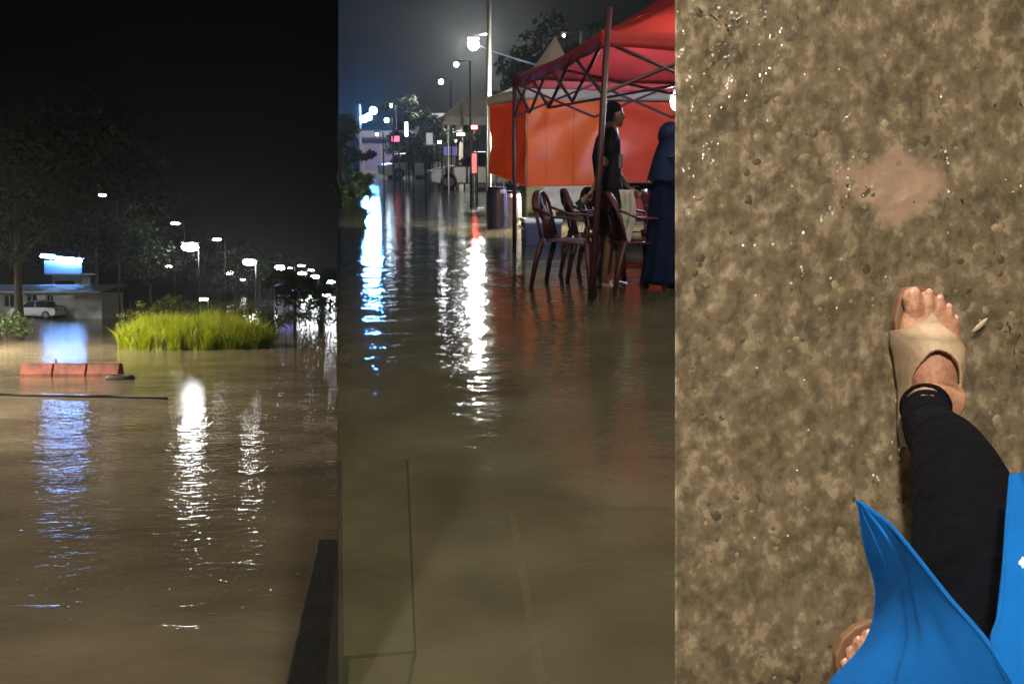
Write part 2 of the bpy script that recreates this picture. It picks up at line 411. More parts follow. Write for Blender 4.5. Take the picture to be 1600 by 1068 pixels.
tag(gb.build('tall_grass', M_grass), 'dense clump of tall yellow-green grass standing in the flood', 'grass', kind='stuff')

# --- plants around
for i, (px, d, h, r, m, s, lab) in enumerate([
        (213, 52, 2.1, 1.0, M_leafy, 5, 'pale flowering bush left behind the tall grass'),
        (268, 55, 2.3, 1.1, M_leafy, 6, 'round yellow-green bush behind the middle of the tall grass'),
        (330, 60, 2.0, 1.6, M_leaf, 7, 'low wide bush behind the tall grass under the brightest lamp'),
        (378, 56, 2.4, 1.2, M_leafy, 8, 'yellow-green bush behind the right end of the tall grass'),
        (430, 62, 1.6, 1.8, M_leaf, 9, 'low green bush at the right shore of the flood'),
        (8, 50, 1.6, 1.2, M_leaf, 10, 'small green bush at the left edge below the pale building'),
        (500, 66, 1.5, 2.0, M_leaf, 11, 'low wide bush under the row of lamps at the right')]):
    bush(lab, tuple(P(1, px, 448, d).xy) + (0,), h, r, m, s)
for i, (px, d, h, cr, m, s, n, lab) in enumerate([
        (30, 72, 17, 7.5, M_leafd, 21, 190, 'tall broad dark tree leftmost behind the low building'),
        (150, 108, 16, 7.5, M_leafd, 22, 150, 'dark tree behind the blue lit kiosk'),
        (235, 165, 12, 7, M_leafd, 23, 110, 'dark tree between the kiosk and the brightest lamp'),
        (340, 170, 9.5, 7, M_leafd, 24, 100, 'dark round tree beyond the tall grass'),
        (405, 160, 8, 6, M_leafd, 25, 90, 'dark tree right of the tall grass below two lamps'),
        (460, 75, 4.3, 1.7, M_leaf, 26, 70, 'slim street tree with a visible trunk at the right shore'),
        (505, 80, 4.0, 2.0, M_leaf, 27, 70, 'small green tree lit by the rightmost lamps')]):
    tree(lab, tuple(P(1, px, 448, d).xy) + (0,), h, cr, tr=.28 if h > 6 else .12, n=n, per=42, size=.22 if h > 6 else .12, m=m, seed=s)

# --- lamps (px, py of the lens, lens size in px, mounting height)
cool = emitter('lamp_cool_white', (.92, .96, 1.0), 75)
bright = emitter('lamp_bright', (.97, .97, .95), 230)
faint = emitter('lamp_faint', (1, .97, .9), 22)
lamps1 = [(297, 386, 26, 13, 7.0, bright, 'brightest wide street lamp above the tall grass'),
          (390, 410, 22, 9, 6.0, bright, 'second brightest street lamp right of the tall grass'),
          (358, 426, 14, 7, 5.0, cool, 'lower street lamp between the two brightest ones'),
          (437, 418, 18, 7, 6.0, bright, 'street lamp just left of the slim street tree'),
          (472, 427, 16, 5, 5.5, cool, 'street lamp close above the slim tree at right'),
          (492, 432, 16, 5, 5.0, cool, 'street lamp second from the right edge of the lawn'),
          (516, 440, 20, 5, 4.2, cool, 'lowest street lamp at the right edge of the lawn'),
          (160, 305, 12, 4, 8.4, faint, 'small high lamp against the dark trees over the kiosk'),
          (274, 349, 14, 4, 9.0, faint, 'small lamp up left of the brightest lamp'),
          (339, 374, 14, 4, 8.0, faint, 'small lamp up right of the brightest lamp'),
          (264, 416, 12, 3, 6.0, faint, 'small dim lamp low left of the brightest lamp'),
          (455, 419, 12, 3, 7.0, faint, 'dim lamp directly right of the lamp by the slim tree'),
          (471, 415, 13, 3, 8.0, faint, 'small lamp highest in the cluster at right'),
          (485, 422, 12, 3, 7.0, faint, 'small lamp in the middle of the cluster at right'),
          (380, 437, 10, 3, 4.6, faint, 'small dim lamp under the second brightest one')]
for (px, py, w, hh, h, em, lab) in lamps1:
    d = (h - H1) * F / (448 - py)
    p = P(1, px, py, d); s = d / F
    street_lamp(lab, (p.x, p.y, 0), p.z, R(20 + px % 37), .9, w * s, hh * s, em, 'street lamps beyond the flooded lawn', poler=.05 if d < 130 else .08)
# lit shop fronts low at the far right shore
for i, (px, py, w, hh, lab) in enumerate([(473, 469, 18, 4, 'bright strip light low under the slim tree'), (488, 464, 16, 4, 'strip light low behind the slim tree'), (510, 461, 12, 3, 'strip light at the far right shore'),
                                          (318, 468, 12, 3, 'short strip light glimpsed over the tall grass')]):
    d = 95; p = P(1, px, py, d); s = d / F
    t = thing('strip_light', lab, 'light', (p.x, p.y, 0), 0)
    MB().box((0, 0, p.z), (w * s, .2, hh * s * .6)).build('tube', cool, t, bevel=.03)
    MB().box((0, .14, p.z + .12), (w * s + .1, .15, .12)).build('housing', M_white, t)
    for sx in (-1, 1): MB().tube([(sx * w * s * .5, .2, -.2), (sx * w * s * .5, .2, p.z + .1)], .04, 6).build('post', M_steel, t)
# a violet lit stall at right
p = P(1, 449, 448, 100)
t = thing('market_stall', 'small stall glowing violet left of the slim tree', 'stall', (p.x, p.y, 0), 0)
MB().box((0, .6, 1.2), (2.2, .06, 2.4)).build('back_wall', M_b1, t)
MB().grid(lambda u, v: (-1.4 + 2.8 * u, -.9 + 1.8 * v, 2.5 + .8 * (1 - abs(2 * u - 1))), 8, 4).build('roof', M_roof, t, solid=.03)
for sx in (-1.1, 1.1): MB().tube([(sx, -.8, -.2), (sx, -.8, 2.6)], .04, 6).build('post', M_steel, t)
MB().tube([(-.7, 0, 2.3), (.7, 0, 2.3)], .05, 6).build('tube', emitter('violet_tube', (.35, .25, 1), 25), t)

# --- unseen lamps added outside the frame at left, lighting water, grass and low building
warm = emitter('fill_lamp_warm', (1, .86, .62), 16000)
street_lamp('unseen warm fill lamp added left of the view beside the flood', (-25, 38, 0), 8.5, R(180), 1.2, .9, .3, warm, cat='street lamp', shade=True)
street_lamp('unseen warm fill lamp added near on the left bank', (-18, 19, 0), 7.0, R(180), 1.2, .8, .25, emitter('fill_lamp_close', (1, .88, .7), 8500), cat='street lamp', shade=True)
street_lamp('unseen white fill lamp added left of the low pale building', (-44, 66, 0), 7.0, R(180), 1.2, .9, .3, emitter('fill_lamp_white', (.9, .95, 1), 5000), cat='street lamp', shade=True)
settle(1)

# =================================================================== PLACE 2: flooded street market
ORG[0] = 2
WATER2 = water_mat('flood_water_rippled', (.118, .118, .088), .42,
                   [(1.5, .014, 2, .7, 1.1), (7, .005, 3, .7, 1.1), (26, .001, 2, .8, 1)], rough=.05, mscale=1.6)
nr = G(2, 528, 1300); fr_ = G(2, 528, 247)
P2poly = [(nr.x, nr.y), (fr_.x, fr_.y), (400, fr_.y), (60, nr.y)]
sheet(P2poly, 'water', WATER2, 0)
# pavement with two inset slabs
ZB = -.05
g0 = [G(2, 528, 719, ZB), G(2, 638, 717, ZB), G(2, 651, 1020, ZB), G(2, 528, 1029, ZB)]
g1 = [G(2, 651, 1300, ZB), G(2, 528, 1300, ZB)]
pv = MB()
def flat(mb, pts, z): mb.add([(p[0], p[1], z) for p in pts], [tuple(range(len(pts)))])
E = [(p.x, p.y) for p in g0]; B1 = (E[2][0], nr.y)
flat(pv, [E[1], (G(2, 528, 719, ZB).x - 0, E[0][1]), (fr_.x, fr_.y), (400, fr_.y), (60, nr.y), B1, E[2]], ZB)
o = pv.build('pavement', M_conc); struct(o)
def slab(pts, z, th, gap=.012):
    c = sum((Vector((p[0], p[1])) for p in pts), Vector((0, 0))) / len(pts)
    q = []
    for p in pts:
        v = Vector((p[0], p[1])) - c; q.append(c + v - Vector((math.copysign(gap, v.x), math.copysign(gap, v.y))))
    mb = MB(); n = len(q)
    mb.add([(p.x, p.y, z) for p in q] + [(p.x, p.y, z - th) for p in q], [tuple(range(n)), tuple(range(n, 2 * n))[::-1]] + [(i, i + n, (i + 1) % n + n, (i + 1) % n) for i in range(n)])
    return mb
M_slab = mat('slab_concrete', (.19, .19, .14), .7, var=.3, vscale=5, bump=.5)
x0 = -3.0
sl1 = slab([E[0] if False else (x0, E[0][1]), E[1], E[2], (x0, E[3][1])], ZB + .004, .06, .008)
# the far-left parts of both slabs run on under the dark dividing wall
def clipL(px, y):  # x of the divider at this y
    return G(2, 528, 600).x / G(2, 528, 600).y * y
sl1 = slab([(clipL(0, E[0][1]), E[0][1]), E[1], E[2], (clipL(0, E[3][1]), E[3][1])], ZB + .004, .06, .008)
sl1.build('paving_slab', M_slab, o)
slab([(clipL(0, E[3][1]), E[3][1]), E[2], B1, (nr.x, nr.y)], ZB + .004, .06, .008).build('paving_slab', M_slab, o)
bed = MB(); flat(bed, [(nr.x - .05, nr.y - .05), (clipL(0, 4.2), 4.3), (.2, 4.3), (.2, nr.y - .05)], ZB - .08)
bo = bed.build('joint_bed', mat('joint_dirt', (.02, .018, .012), .9), o)
for a_, b_ in ((G(2, 800, 800, ZB), G(2, 852, 1100, ZB)),):
    mb = MB(); w = .012
    mb.add([(a_.x - w, a_.y, ZB + .004), (a_.x + w, a_.y, ZB + .004), (b_.x + w, b_.y, ZB + .004), (b_.x - w, b_.y, ZB + .004)], [(0, 3, 2, 1)])
    tag(struct(mb.build('painted_line', mat('worn_paint', (.27, .25, .2), .7, var=.12, vscale=40))), None, None)

# --- red gazebo
M_redc = mat('red_canopy_cloth', (.42, .03, .028), .55, var=.2, vscale=1.5, transl=.25, bump=.15, bscale=6)
M_maroon = mat('maroon_frame', (.045, .012, .018), .5, var=.3)
pa = P(2, 940, 245, 8.5); pb = P(2, 804, 245, 13.3)
A = Vector((pa.x, pa.y)); Bv = Vector((pb.x, pb.y)); nrm = Vector(((Bv - A).y, -(Bv - A).x)).normalized()
if nrm.x < 0: nrm = -nrm
Wd = 4.2; Cc = Bv + nrm * Wd; D = A + nrm * Wd
gz = thing('gazebo', 'red canopy gazebo with dark folding frame over the plastic chairs', 'gazebo')
He = 2.13
for (p, lean) in ((A, .07), (Bv, .0), (Cc, 0), (D, 0)):
    MB().tube([(p.x - lean, p.y, -.05), (p.x + lean * .6, p.y, He + (.26 if p is A else .1))], .027, 8).build('leg', M_maroon, gz, smooth=True)
corners = [A, Bv, Cc, D]; ctr = (A + Cc) / 2; peak = Vector((ctr.x, ctr.y, 3.55))
M_red2 = M_redc
for i in range(4):
    a_, b_ = corners[i], corners[(i + 1) % 4]
    def roof(u, v, a_=a_, b_=b_, i=i):
        e = a_.lerp(b_, u); base = Vector((e.x, e.y, He + .08 - .05 * math.sin(math.pi * u)))
        sag = -.16 * math.sin(math.pi * v) - .02 * abs(math.sin(u * 9 + v * 3)) * (1 - v)
        q = base.lerp(peak, v); return (q.x, q.y, q.z + sag + .02 * nz(u * 7, v * 7, i))
    MB().grid(roof, 28, 20).build('canopy', M_redc, gz, smooth=True, solid=.004)
    def val(u, v, a_=a_, b_=b_, i=i):
        e = a_.lerp(b_, u); out = (e - ctr).normalized() * (.012 + .006 * math.sin(u * 40) * v)
        return (e.x + out.x, e.y + out.y, He + .08 - .05 * math.sin(math.pi * u) - v * (.13 + .008 * math.sin(u * 25)))
    MB().grid(val, 60, 3).build('valance', M_redc, gz, smooth=True, solid=.004)
    # scissor truss: two bays of crossing bars, each bar its own piece
    nb = 4
    for k_ in range(nb):
        u0, u1 = k_ / nb, (k_ + 1) / nb; e0, e1 = a_.lerp(b_, u0), a_.lerp(b_, u1)
        MB().tube([(e0.x, e0.y, He), (e1.x, e1.y, He - .42)], .017, 6).build('truss_bar', M_maroon, gz)
        MB().tube([(e0.x, e0.y, He - .42), (e1.x, e1.y, He)], .017, 6).build('truss_bar', M_maroon, gz)
    q = Vector((corners[i].x, corners[i].y, He - .05))
    MB().tube([q, (q * .5 + peak * .5) - Vector((0, 0, .18)), peak - Vector((0, 0, .1))], .016, 6).build('rafter', M_maroon, gz)
for i in range(4):
    m0 = (corners[i] + corners[(i + 1) % 4]) / 2
    MB().tube([(m0.x, m0.y, He - .42), (ctr.x, ctr.y, He - .05)], .016, 6).build('truss_bar', M_maroon, gz)
    MB().tube([(m0.x, m0.y, He), (ctr.x, ctr.y, He - .42)], .016, 6).build('truss_bar', M_maroon, gz)
MB().tube([(ctr.x, ctr.y, He - .45), (ctr.x, ctr.y, 3.45)], .02, 6).build('centre_pole', M_maroon, gz)
# lamp hanging under the gazebo
lt = thing('hanging_lamp', 'bluish-white lamp hanging under the red canopy at the right', 'lamp')
lp = P(2, 1056, 158, 11.5)
MB().ball(lp, (.06, .06, .1), 12, 8).build('bulb', emitter('stall_bulb', (.6, .75, 1), 1100), lt, smooth=True)
MB().tube([lp + Vector((0, 0, .12)), lp + Vector((0, 0, .2))], .035, 8).build('socket', M_black, lt)
MB().tube([lp + Vector((0, 0, .2)), lp + Vector((.02, 0, .55))], .006, 5).build('cord', M_black, lt)
l2 = thing('hanging_lamp', 'unseen warm fill bulb added in the near half of the red canopy', 'lamp')  # unseen bulb added to brighten the canopy and the tent front
lq = Vector((1.9, 8.8, 2.25))
MB().ball(lq, (.08, .08, .11), 12, 8).build('bulb', emitter('fill_bulb_warm', (1, .9, .75), 400), l2, smooth=True)
MB().tube([lq + Vector((0, 0, .1)), lq + Vector((0, 0, .5))], .01, 5).build('cord', M_black, l2)

# --- orange walled tent behind
M_or = mat('orange_tarpaulin', (.85, .2, .03), .42, var=.1, vscale=1, bump=.12, bscale=3, transl=.3)
M_wc = mat('white_tent_cloth', (.6, .56, .52), .6, var=.12, vscale=2, transl=.3)
M_pinkc = mat('red_pink_curtain', (.8, .14, .07), .3, var=.15, vscale=2, transl=.3, bump=.2, bscale=6)
ot = thing('market_tent', 'white roofed tent with glossy orange tarpaulin walls', 'tent')
c0 = P(2, 765, 245, 17.6); c1 = P(2, 823, 245, 15.2); c2 = P(2, 1085, 245, 15.6); c3 = c0 + (c2 - c1)
c2b = P(2, 940, 245, 15.4)
def wallgrid(pA, pB, zt, zb, folds, seed, sag=(0, 0)):
    def f(u, v):
        p = pA.lerp(pB, u); t_ = (pB - pA).normalized(); n_ = Vector((t_.y, -t_.x, 0))
        zbot = zb[0] + (zb[1] - zb[0]) * u + sag[0] * math.sin(math.pi * u)
        z = zt + (zbot - zt) * v
        dsp = .07 * nz(u * 1.6 + seed, v * 1.2) + .02 * math.sin((u * .9 + v * 1.1) * folds + 2 * nz(u * 2, v * 2, seed)) * math.sin(math.pi * min(1, v + .1))
        dsp += .035 * max(0, nz(u * 2.2 + v * 1.8 + seed, (u - v) * .7)) 
        return (p.x + n_.x * dsp, p.y + n_.y * dsp, z)
    return f
z_t = P(2, 800, 158, 16).z
MB().grid(wallgrid(c0, c1, z_t, (.92, .76), 7, 1), 30, 30).build('wall_panel', M_or, ot, smooth=True, solid=.003)
MB().grid(wallgrid(c1, c2b, z_t, (.76, .76), 8, 2), 60, 40).build('wall_panel', M_or, ot, smooth=True, solid=.003)
MB().grid(wallgrid(c2b, c2, z_t - .05, (.5, .5), 9, 3), 60, 40).build('wall_panel', M_pinkc, ot, smooth=True, solid=.003)
for (ga, gb, k_, zb_) in ((c1, c2b, .25, .76), (c1, c2b, .62, .76), (c0, c1, .5, .84)):
    fwall = wallgrid(ga, gb, z_t, (zb_, zb_) if ga is c1 else (.92, .76), 8 if ga is c1 else 7, 2 if ga is c1 else 1)
    MB().tube([Vector(fwall(k_, v / 14)) + Vector((0, -.004, 0)) for v in range(15)], .006, 5).build('seam', mat('seam_tape', (.6, .14, .03), .6), ot)
# white hem strip above and white/yellow banner below
MB().grid(wallgrid(c0 + Vector((-.03, -.04, 0)), c1 + Vector((0, -.06, 0)), z_t + .14, (z_t - .02, z_t - .02), 4, 5), 30, 4).build('hem_strip', M_wc, ot, smooth=True, solid=.004)
MB().grid(wallgrid(c1 + Vector((0, -.06, 0)), c2 + Vector((0, -.06, 0)), z_t + .16, (z_t - .03, z_t - .03), 9, 6), 60, 4).build('hem_strip', M_wc, ot, smooth=True, solid=.004)
M_yel = mat('yellow_print', (.5, .42, .14), .5, var=.15)
MB().grid(wallgrid(c1 + Vector((0, -.02, 0)), c2b, .77, (.38, .4), 6, 8), 40, 8).build('banner', mat('white_banner', (.8, .76, .68), .5, var=.08, transl=.35), ot, smooth=True, solid=.003)
yb = P(2, 822, 245, 15.1); ye = P(2, 850, 245, 15.1)
MB().grid(wallgrid(yb + Vector((0, -.08, 0)), ye + Vector((0, -.05, 0)), .76, (.385, .39), 1, 8), 10, 4).build('banner_corner', M_yel, ot, smooth=True, solid=.003)
pkx = P(2, 868, 56, 17.5); pk = Vector((pkx.x, pkx.y, pkx.z))
rc = [c0, c1, c2b + Vector((0, 0, 0)), c0 + (c2b - c1) * 1.0]
for i in range(4):
    a_, b_ = rc[i], rc[(i + 1) % 4]
    def rf2(u, v, a_=a_, b_=b_):
        e = a_.lerp(b_, u); q = Vector((e.x, e.y, z_t + .15)).lerp(pk, v); return (q.x, q.y, q.z - .22 * math.sin(math.pi * v))
    MB().grid(rf2, 14, 10).build('roof_panel', M_wc, ot, smooth=True, solid=.004)
for p in (c0, c1, c2b, c2, rc[3]): MB().tube([(p.x, p.y + .05, -.05), (p.x, p.y + .05, z_t + .15)], .028, 6).build('post', M_steel, ot)

il = thing('hanging_lamp', 'unseen white fill bulb added inside the orange walled tent', 'lamp')  # hidden bulb added so the orange walls glow through
lq = (c0 + c2b) / 2 + Vector((.2, 1.2, 0)); lq.z = 1.75
MB().ball(lq, (.1, .1, .12), 12, 8).build('bulb', emitter('fill_bulb_tent', (1, .93, .8), 5000), il, smooth=True)
MB().tube([lq + Vector((0, 0, .1)), lq + Vector((0, 0, 1.0))], .01, 5).build('cord', M_black, il)
# things below the tent wall at left: crates / blue drum
def drum(label, px, py, d, r, h, m):
    p = P(2, px, py, d); t = thing('plastic_drum', label, 'drum', (p.x, p.y, -.04))
    MB().tube([(0, 0, 0), (0, 0, .06), (0, 0, h * .5), (0, 0, h - .06), (0, 0, h)], [r * .92, r, r * 1.04, r, r * .9], 16).build('barrel', m, t, smooth=False)
    MB().tube([(0, 0, h), (0, 0, h + .04)], r * .85, 16).build('lid', M_black, t)
    MB().tube([(0, 0, h * .33), (0, 0, h * .36)], r * 1.07, 16).build('hoop', m, t)
drum('blue plastic drum behind the pale post under the orange wall', 776, 245, 17.2, .17, .7, mat('blue_plastic', (.015, .02, .06), .4, var=.2))
drum('pale grey drum under the left end of the orange wall', 798, 245, 17.6, .18, .62, mat('grey_plastic', (.3, .29, .27), .5, var=.2))
bxp = P(2, 846, 245, 14.2)
cb = thing('cool_box', 'dark cool box standing in the water below the white banner', 'box', (bxp.x, bxp.y, -.04), R(8))
MB().box((0, 0, .17), (.5, .35, .34), taper=1.05).build('tub', mat('navy_plastic', (.04, .04, .09), .4), cb, bevel=.02)
MB().box((0, 0, .37), (.54, .39, .06)).build('lid', M_white, cb, bevel=.015)
MB().tube([(-.26, -.1, .25), (-.31, 0, .3), (-.26, .1, .25)], .012, 6).build('handle', M_white, cb)

# --- street lamp by the tents (the brightest)
key = emitter('lamp_key_white', (1, .99, .9), 5000)
lp_ = P(2, 740, 70, 60); pp = P(2, 765, 245, 60.5)
sl = thing('street_lamp', 'brightest white street lamp above the flooded street beside the orange tent', 'street lamp')
MB().tube([(pp.x, pp.y, -.1), (pp.x, pp.y, 4.0), (pp.x, pp.y, 8.2)], [.1, .09, .07], 10).build('post', M_dsteel, sl, smooth=True)
MB().tube([(pp.x, pp.y, 8.2), (lp_.x + .3, lp_.y + .2, lp_.z + .6), lp_ + Vector((0, 0, .42))], .05, 6).build('arm', M_steel, sl)
MB().box(lp_ + Vector((0, 0, .4)), (.7, .8, .14), taper=.8).build('housing', M_dsteel, sl, bevel=.02)
MB().ball(lp_, (.3, .3, .3), 14, 10).build('bulb', key, sl, smooth=True)
pp = P(2, 763, 245, 18.6)
tp = thing('utility_post', 'tall slim pale post at the left end of the orange tent', 'post')
MB().tube([(pp.x, pp.y, -.1), (pp.x + .01, pp.y, 2.0), (pp.x + .03, pp.y, 4.6)], [.05, .045, .04], 10).build('pole', mat('pale_post', (.22, .23, .21), .6, var=.15), tp, smooth=True)
MB().box((pp.x + .03, pp.y, 4.62), (.12, .12, .04)).build('cap', M_steel, tp)
ce = P(2, 842, 103, 14.6); pts = []
for i in range(15): q = (lp_ + Vector((.05, 0, .1))).lerp(ce, i / 14); pts.append(q - Vector((0, 0, .06 * math.sin(math.pi * i / 14))))
tag(MB().tube(pts, .016, 6).build('cable', mat('pale_cable', (.5, .5, .47), .5)), 'pale cable running from the brightest lamp to the tent roof', 'cable')
for (px, py, d, lab) in ((713, 101, 30, 'small white lamp upper one left of the brightest lamp'), (689, 128, 42, 'small white lamp lower one left of the brightest lamp'), (881, 56, 24, 'tiny lamp above the white tent peak')):
    p = P(2, px, py, d); s = d / F
    t = thing('street_lamp', lab, 'street lamp', group='small distant street lamps')
    MB().ball(p, 3.6 * s if px < 800 else 1.8 * s, 10, 8).build('bulb', cool, t, smooth=True)
    MB().box(p + Vector((0, 0, 4.5 * s)), (8 * s, 8 * s, 2 * s)).build('housing', M_dsteel, t)
    MB().tube([(p.x + .4, p.y, -.1), (p.x + .4, p.y, p.z + .1), (p.x, p.y, p.z + 5 * s)], .03, 6).build('post', M_dsteel, t)

# --- floodlight mast (blue white), with three heads
bl = emitter('flood_blue_white', (.09, .38, 1), 2300)
ms = thing('floodlight_mast', 'mast with three blue-white floodlights at the left', 'floodlight')
mp_ = P(2, 563, 245, 68)
MB().tube([(mp_.x, mp_.y, -.1), (mp_.x, mp_.y, 4.6)], .12, 8).build('post', M_dsteel, ms)
MB().tube([(mp_.x - .2, mp_.y, 3.6), (mp_.x + 1.0, mp_.y, 4.3)], .04, 6).build('crossbar', M_dsteel, ms)
for (px, py) in ((583, 173), (568, 186), (576, 183)):
    p = P(2, px, py, 67.6); hd = MB().box(p + Vector((0, .12, .02)), (.5, .2, .45)).build('head', M_dsteel, ms, bevel=.02)
    MB().ball(p, (.24 if px != 576 else .16, .12, .22), 12, 8).build('lens', bl, hd, smooth=True)
blf = emitter('blue_faint', (.6, .8, 1), 60)
for (px, py, d, r, lab) in ((610, 165, 60, 3.0, 'small pale blue lamp right above the floodlights'), (604, 188, 50, 3.6, 'pale blue lamp right below the floodlights'), (589, 210, 52, 2.2, 'faint blue lamp low under the floodlights')):
    p = P(2, px, py, d); s = d / F
    t = thing('street_lamp', lab, 'street lamp')
    MB().ball(p, r * s, 10, 8).build('bulb', blf, t, smooth=True)
    MB().box(p + Vector((0, 0, 4.5 * s)), (8 * s, 8 * s, 2 * s)).build('housing', M_dsteel, t)
    MB().tube([(p.x + .3, p.y, -.1), (p.x + .3, p.y, p.z + .1), (p.x, p.y, p.z + 4 * s)], .04, 6).build('post', M_dsteel, t)

# --- far street: shops, signs, vehicles, people
def sign(name, label, cat, px, py, w, h, d, em, dz=0):
    p = P(2, px, py, d); s = d / F; t = thing(name, label, cat, (p.x, p.y, 0))
    MB().box((0, .06, p.z), (w * s + .08, .08, h * s + .08)).build('case', M_dsteel, t)
    MB().box((0, 0, p.z), (w * s, .03, h * s)).build('face', em, t)
    for sx in (-1, 1): MB().tube([(sx * w * s * .4, .1, -.1), (sx * w * s * .4, .1, p.z)], .035, 6).build('post', M_dsteel, t)
sign('light_sign', 'pink-red glowing sign low in the far street', 'sign', 618, 217, 12, 8, 55, emitter('pink_neon', (1, .08, .2), 3))
sign('light_sign', 'narrow upright white lit sign in the far street', 'sign', 635, 202, 5, 22, 52, emitter('white_sign', (1, .92, .95), 3.5))
sign('light_sign', 'small white lit board above the dark figure', 'sign', 671, 217, 10, 18, 50, emitter('pale_sign', (.8, .85, 1), .4))
sign('light_sign', 'violet lit panel beside the far stall', 'sign', 704, 236, 22, 14, 48, emitter('violet_sign', (.25, .2, .9), .3))
sign('light_sign', 'red lamp panel under the far small tent', 'sign', 741, 199, 9, 5, 36, emitter('red_lamp', (1, .05, .06), 60))
sign('light_sign', 'tall narrow red glow in place of a reflection by the pale post', 'sign', 741, 255, 7, 30, 30, emitter('red_reflection', (1, .01, .04), 1.1))  # glowing panel stands in for the red lamp's reflection on the water
sign('light_sign', 'pair of white tubes right of the violet panel', 'sign', 720, 210, 12, 4, 44, emitter('white_tubes', (1, .95, .9), 9))
sign('light_sign', 'small white lamp board left of the violet panel', 'sign', 687, 222, 6, 4, 44, emitter('white_spot', (.9, .95, 1), 9))
# far small tent
p = P(2, 738, 245, 34)
ft = thing('market_tent', 'small pale canopy tent far down the street left of the post', 'tent', (p.x, p.y, 0), R(10))
for i, (sx, sy) in enumerate(((-1, -1), (1, -1), (1, 1), (-1, 1))):
    MB().tube([(sx * .9, sy * .9, -.1), (sx * .9, sy * .9, 2.5)], .03, 6).build('post', M_steel, ft)
MB().add([(-1, -1, 2.45), (1, -1, 2.45), (1, 1, 2.45), (-1, 1, 2.45), (0, 0, 3.3)], [(0, 1, 4), (1, 2, 4), (2, 3, 4), (3, 0, 4)]).build('canopy', M_wc, ft, solid=.01)
MB().grid(lambda u, v: (-1 + 2 * u, -1.01 + .02 * math.sin(u * 30), 2.45 - .25 * v), 20, 2).build('valance', M_wc, ft, solid=.01)
# far shop building
p = P(2, 684, 245, 62)
sb = thing('shop_building', 'narrow beige two storey shop front far down the street', 'building', (p.x, p.y, 0))
M_beige = mat('beige_plaster', (.42, .37, .3), .8, var=.2, vscale=1)
MB().box((0, 1.5, 1.75), (2.8, 3, 3.7)).build('wall', M_beige, sb)
MB().box((0, 1.4, 3.68), (3.1, 3.4, .16)).build('roof', M_steel, sb)
for xx in (-.7, .7):
    w = MB().box((xx, -.03, 2.7), (.8, .05, .9)).build('window', M_glass, sb); MB().box((xx, -.08, 2.7), (.05, .05, .9)).build('frame', M_white, w)
MB().box((-.5, -.03, .95), (.9, .06, 1.9)).build('door', M_dsteel, sb)
MB().box((0, -.4, 2.1), (2.7, .8, .06), rot=(R(12), 0, 0)).build('awning', M_wc, sb)
p = P(2, 614, 245, 76)
sb = thing('shop_building', 'wide dark shop with a long flat canopy left of the beige one', 'building', (p.x, p.y, 0))
MB().box((0, 1.5, 1.5), (4.6, 3, 3.2)).build('wall', mat('dim_plaster', (.16, .14, .16), .8, var=.2), sb)
MB().box((0, -.3, 2.55), (4.8, 1.2, .12)).build('canopy', M_dsteel, sb)
for xx in (-1.5, 0, 1.5):
    w = MB().box((xx, -.03, 1.2), (1.2, .05, 1.9)).build('shutter', mat('shutter_violet', (.12, .08, .14), .5), sb)
car('pale car half hidden far down the street', tuple(P(2, 652, 245, 58).xy) + (-.05,), R(20), M_white)
car('small silver car nearest the violet panel', tuple(P(2, 692, 245, 66).xy) + (-.05,), R(165), mat('silver_paint', (.35, .36, .38), .35, metal=.4))
car('dark car parked under the red lamp', tuple(P(2, 752, 245, 40).xy) + (-.05,), R(185), mat('grey_paint', (.2, .2, .21), .3, metal=.3))

def person_far(label, px, d, h, m):
    p = P(2, px, 245, d); t = thing('person', label, 'person', (p.x, p.y, -.03))
    s = h / 1.7
    b = MB(); b.ball((0, 0, 1.58 * s), (.09 * s, .1 * s, .12 * s)); b.tube([(0, 0, 1.5 * s), (0, 0, 1.38 * s)], .05 * s, 8)
    b.tube([(0, 0, 1.38 * s), (0, 0, 1.1 * s), (0, 0, .85 * s)], [(.19 * s, .11 * s), (.16 * s, .1 * s), (.17 * s, .12 * s)], 12, cap='round', up=(0, 1, 0))
    for q in (-1, 1):
        b.tube([(q * .09 * s, 0, .85 * s), (q * .1 * s, .02, .45 * s), (q * .11 * s, 0, .04)], [.085 * s, .06 * s, .042 * s], 8, cap='round')
        b.tube([(q * .2 * s, 0, 1.36 * s), (q * .24 * s, .02, 1.08 * s), (q * .22 * s, -.08, .84 * s)], [.05 * s, .042 * s, .03 * s], 8, cap='round')
    b.build('body', m, t, remesh=.022 * s); MB().ball((0, .02, 1.63 * s), (.1 * s, .11 * s, .1 * s)).build('hair', M_black, t, smooth=True)
person_far('distant person in dark clothes standing left of the white board', 642, 48, 1.7, mat('dark_clothes', (.03, .03, .035), .8))
person_far('distant person in black before the small white lit board', 668, 44, 1.65, mat('black_clothes', (.015, .015, .015), .8))

for (px, d, h, cr, m, s, n, lab) in [
        (536, 44, 3.2, .9, M_leafd, 41, 50, 'dark tree at the left edge behind the floodlights'),
        (655, 58, 4.6, 1.7, M_leafd, 42, 80, 'dark rounded street tree left of the beige shop'),
        (870, 38, 6.2, 2.4, M_leafd, 45, 90, 'tall dark tree behind the tents')]:
    tree(lab, tuple(P(2, px, 245, d).xy) + (0,), h, cr, tr=.2, n=n, per=42, size=.2, m=m, seed=s)
for (px, d, s, lab) in ((535, 26, 51, 'low green bush in the water at the left edge'), (552, 40, 52, 'low dark bush at the foot of the floodlight mast'),):
    bush(lab, tuple(P(2, px, 245, d).xy) + (-.05,), .9, .7, M_leaf, s)

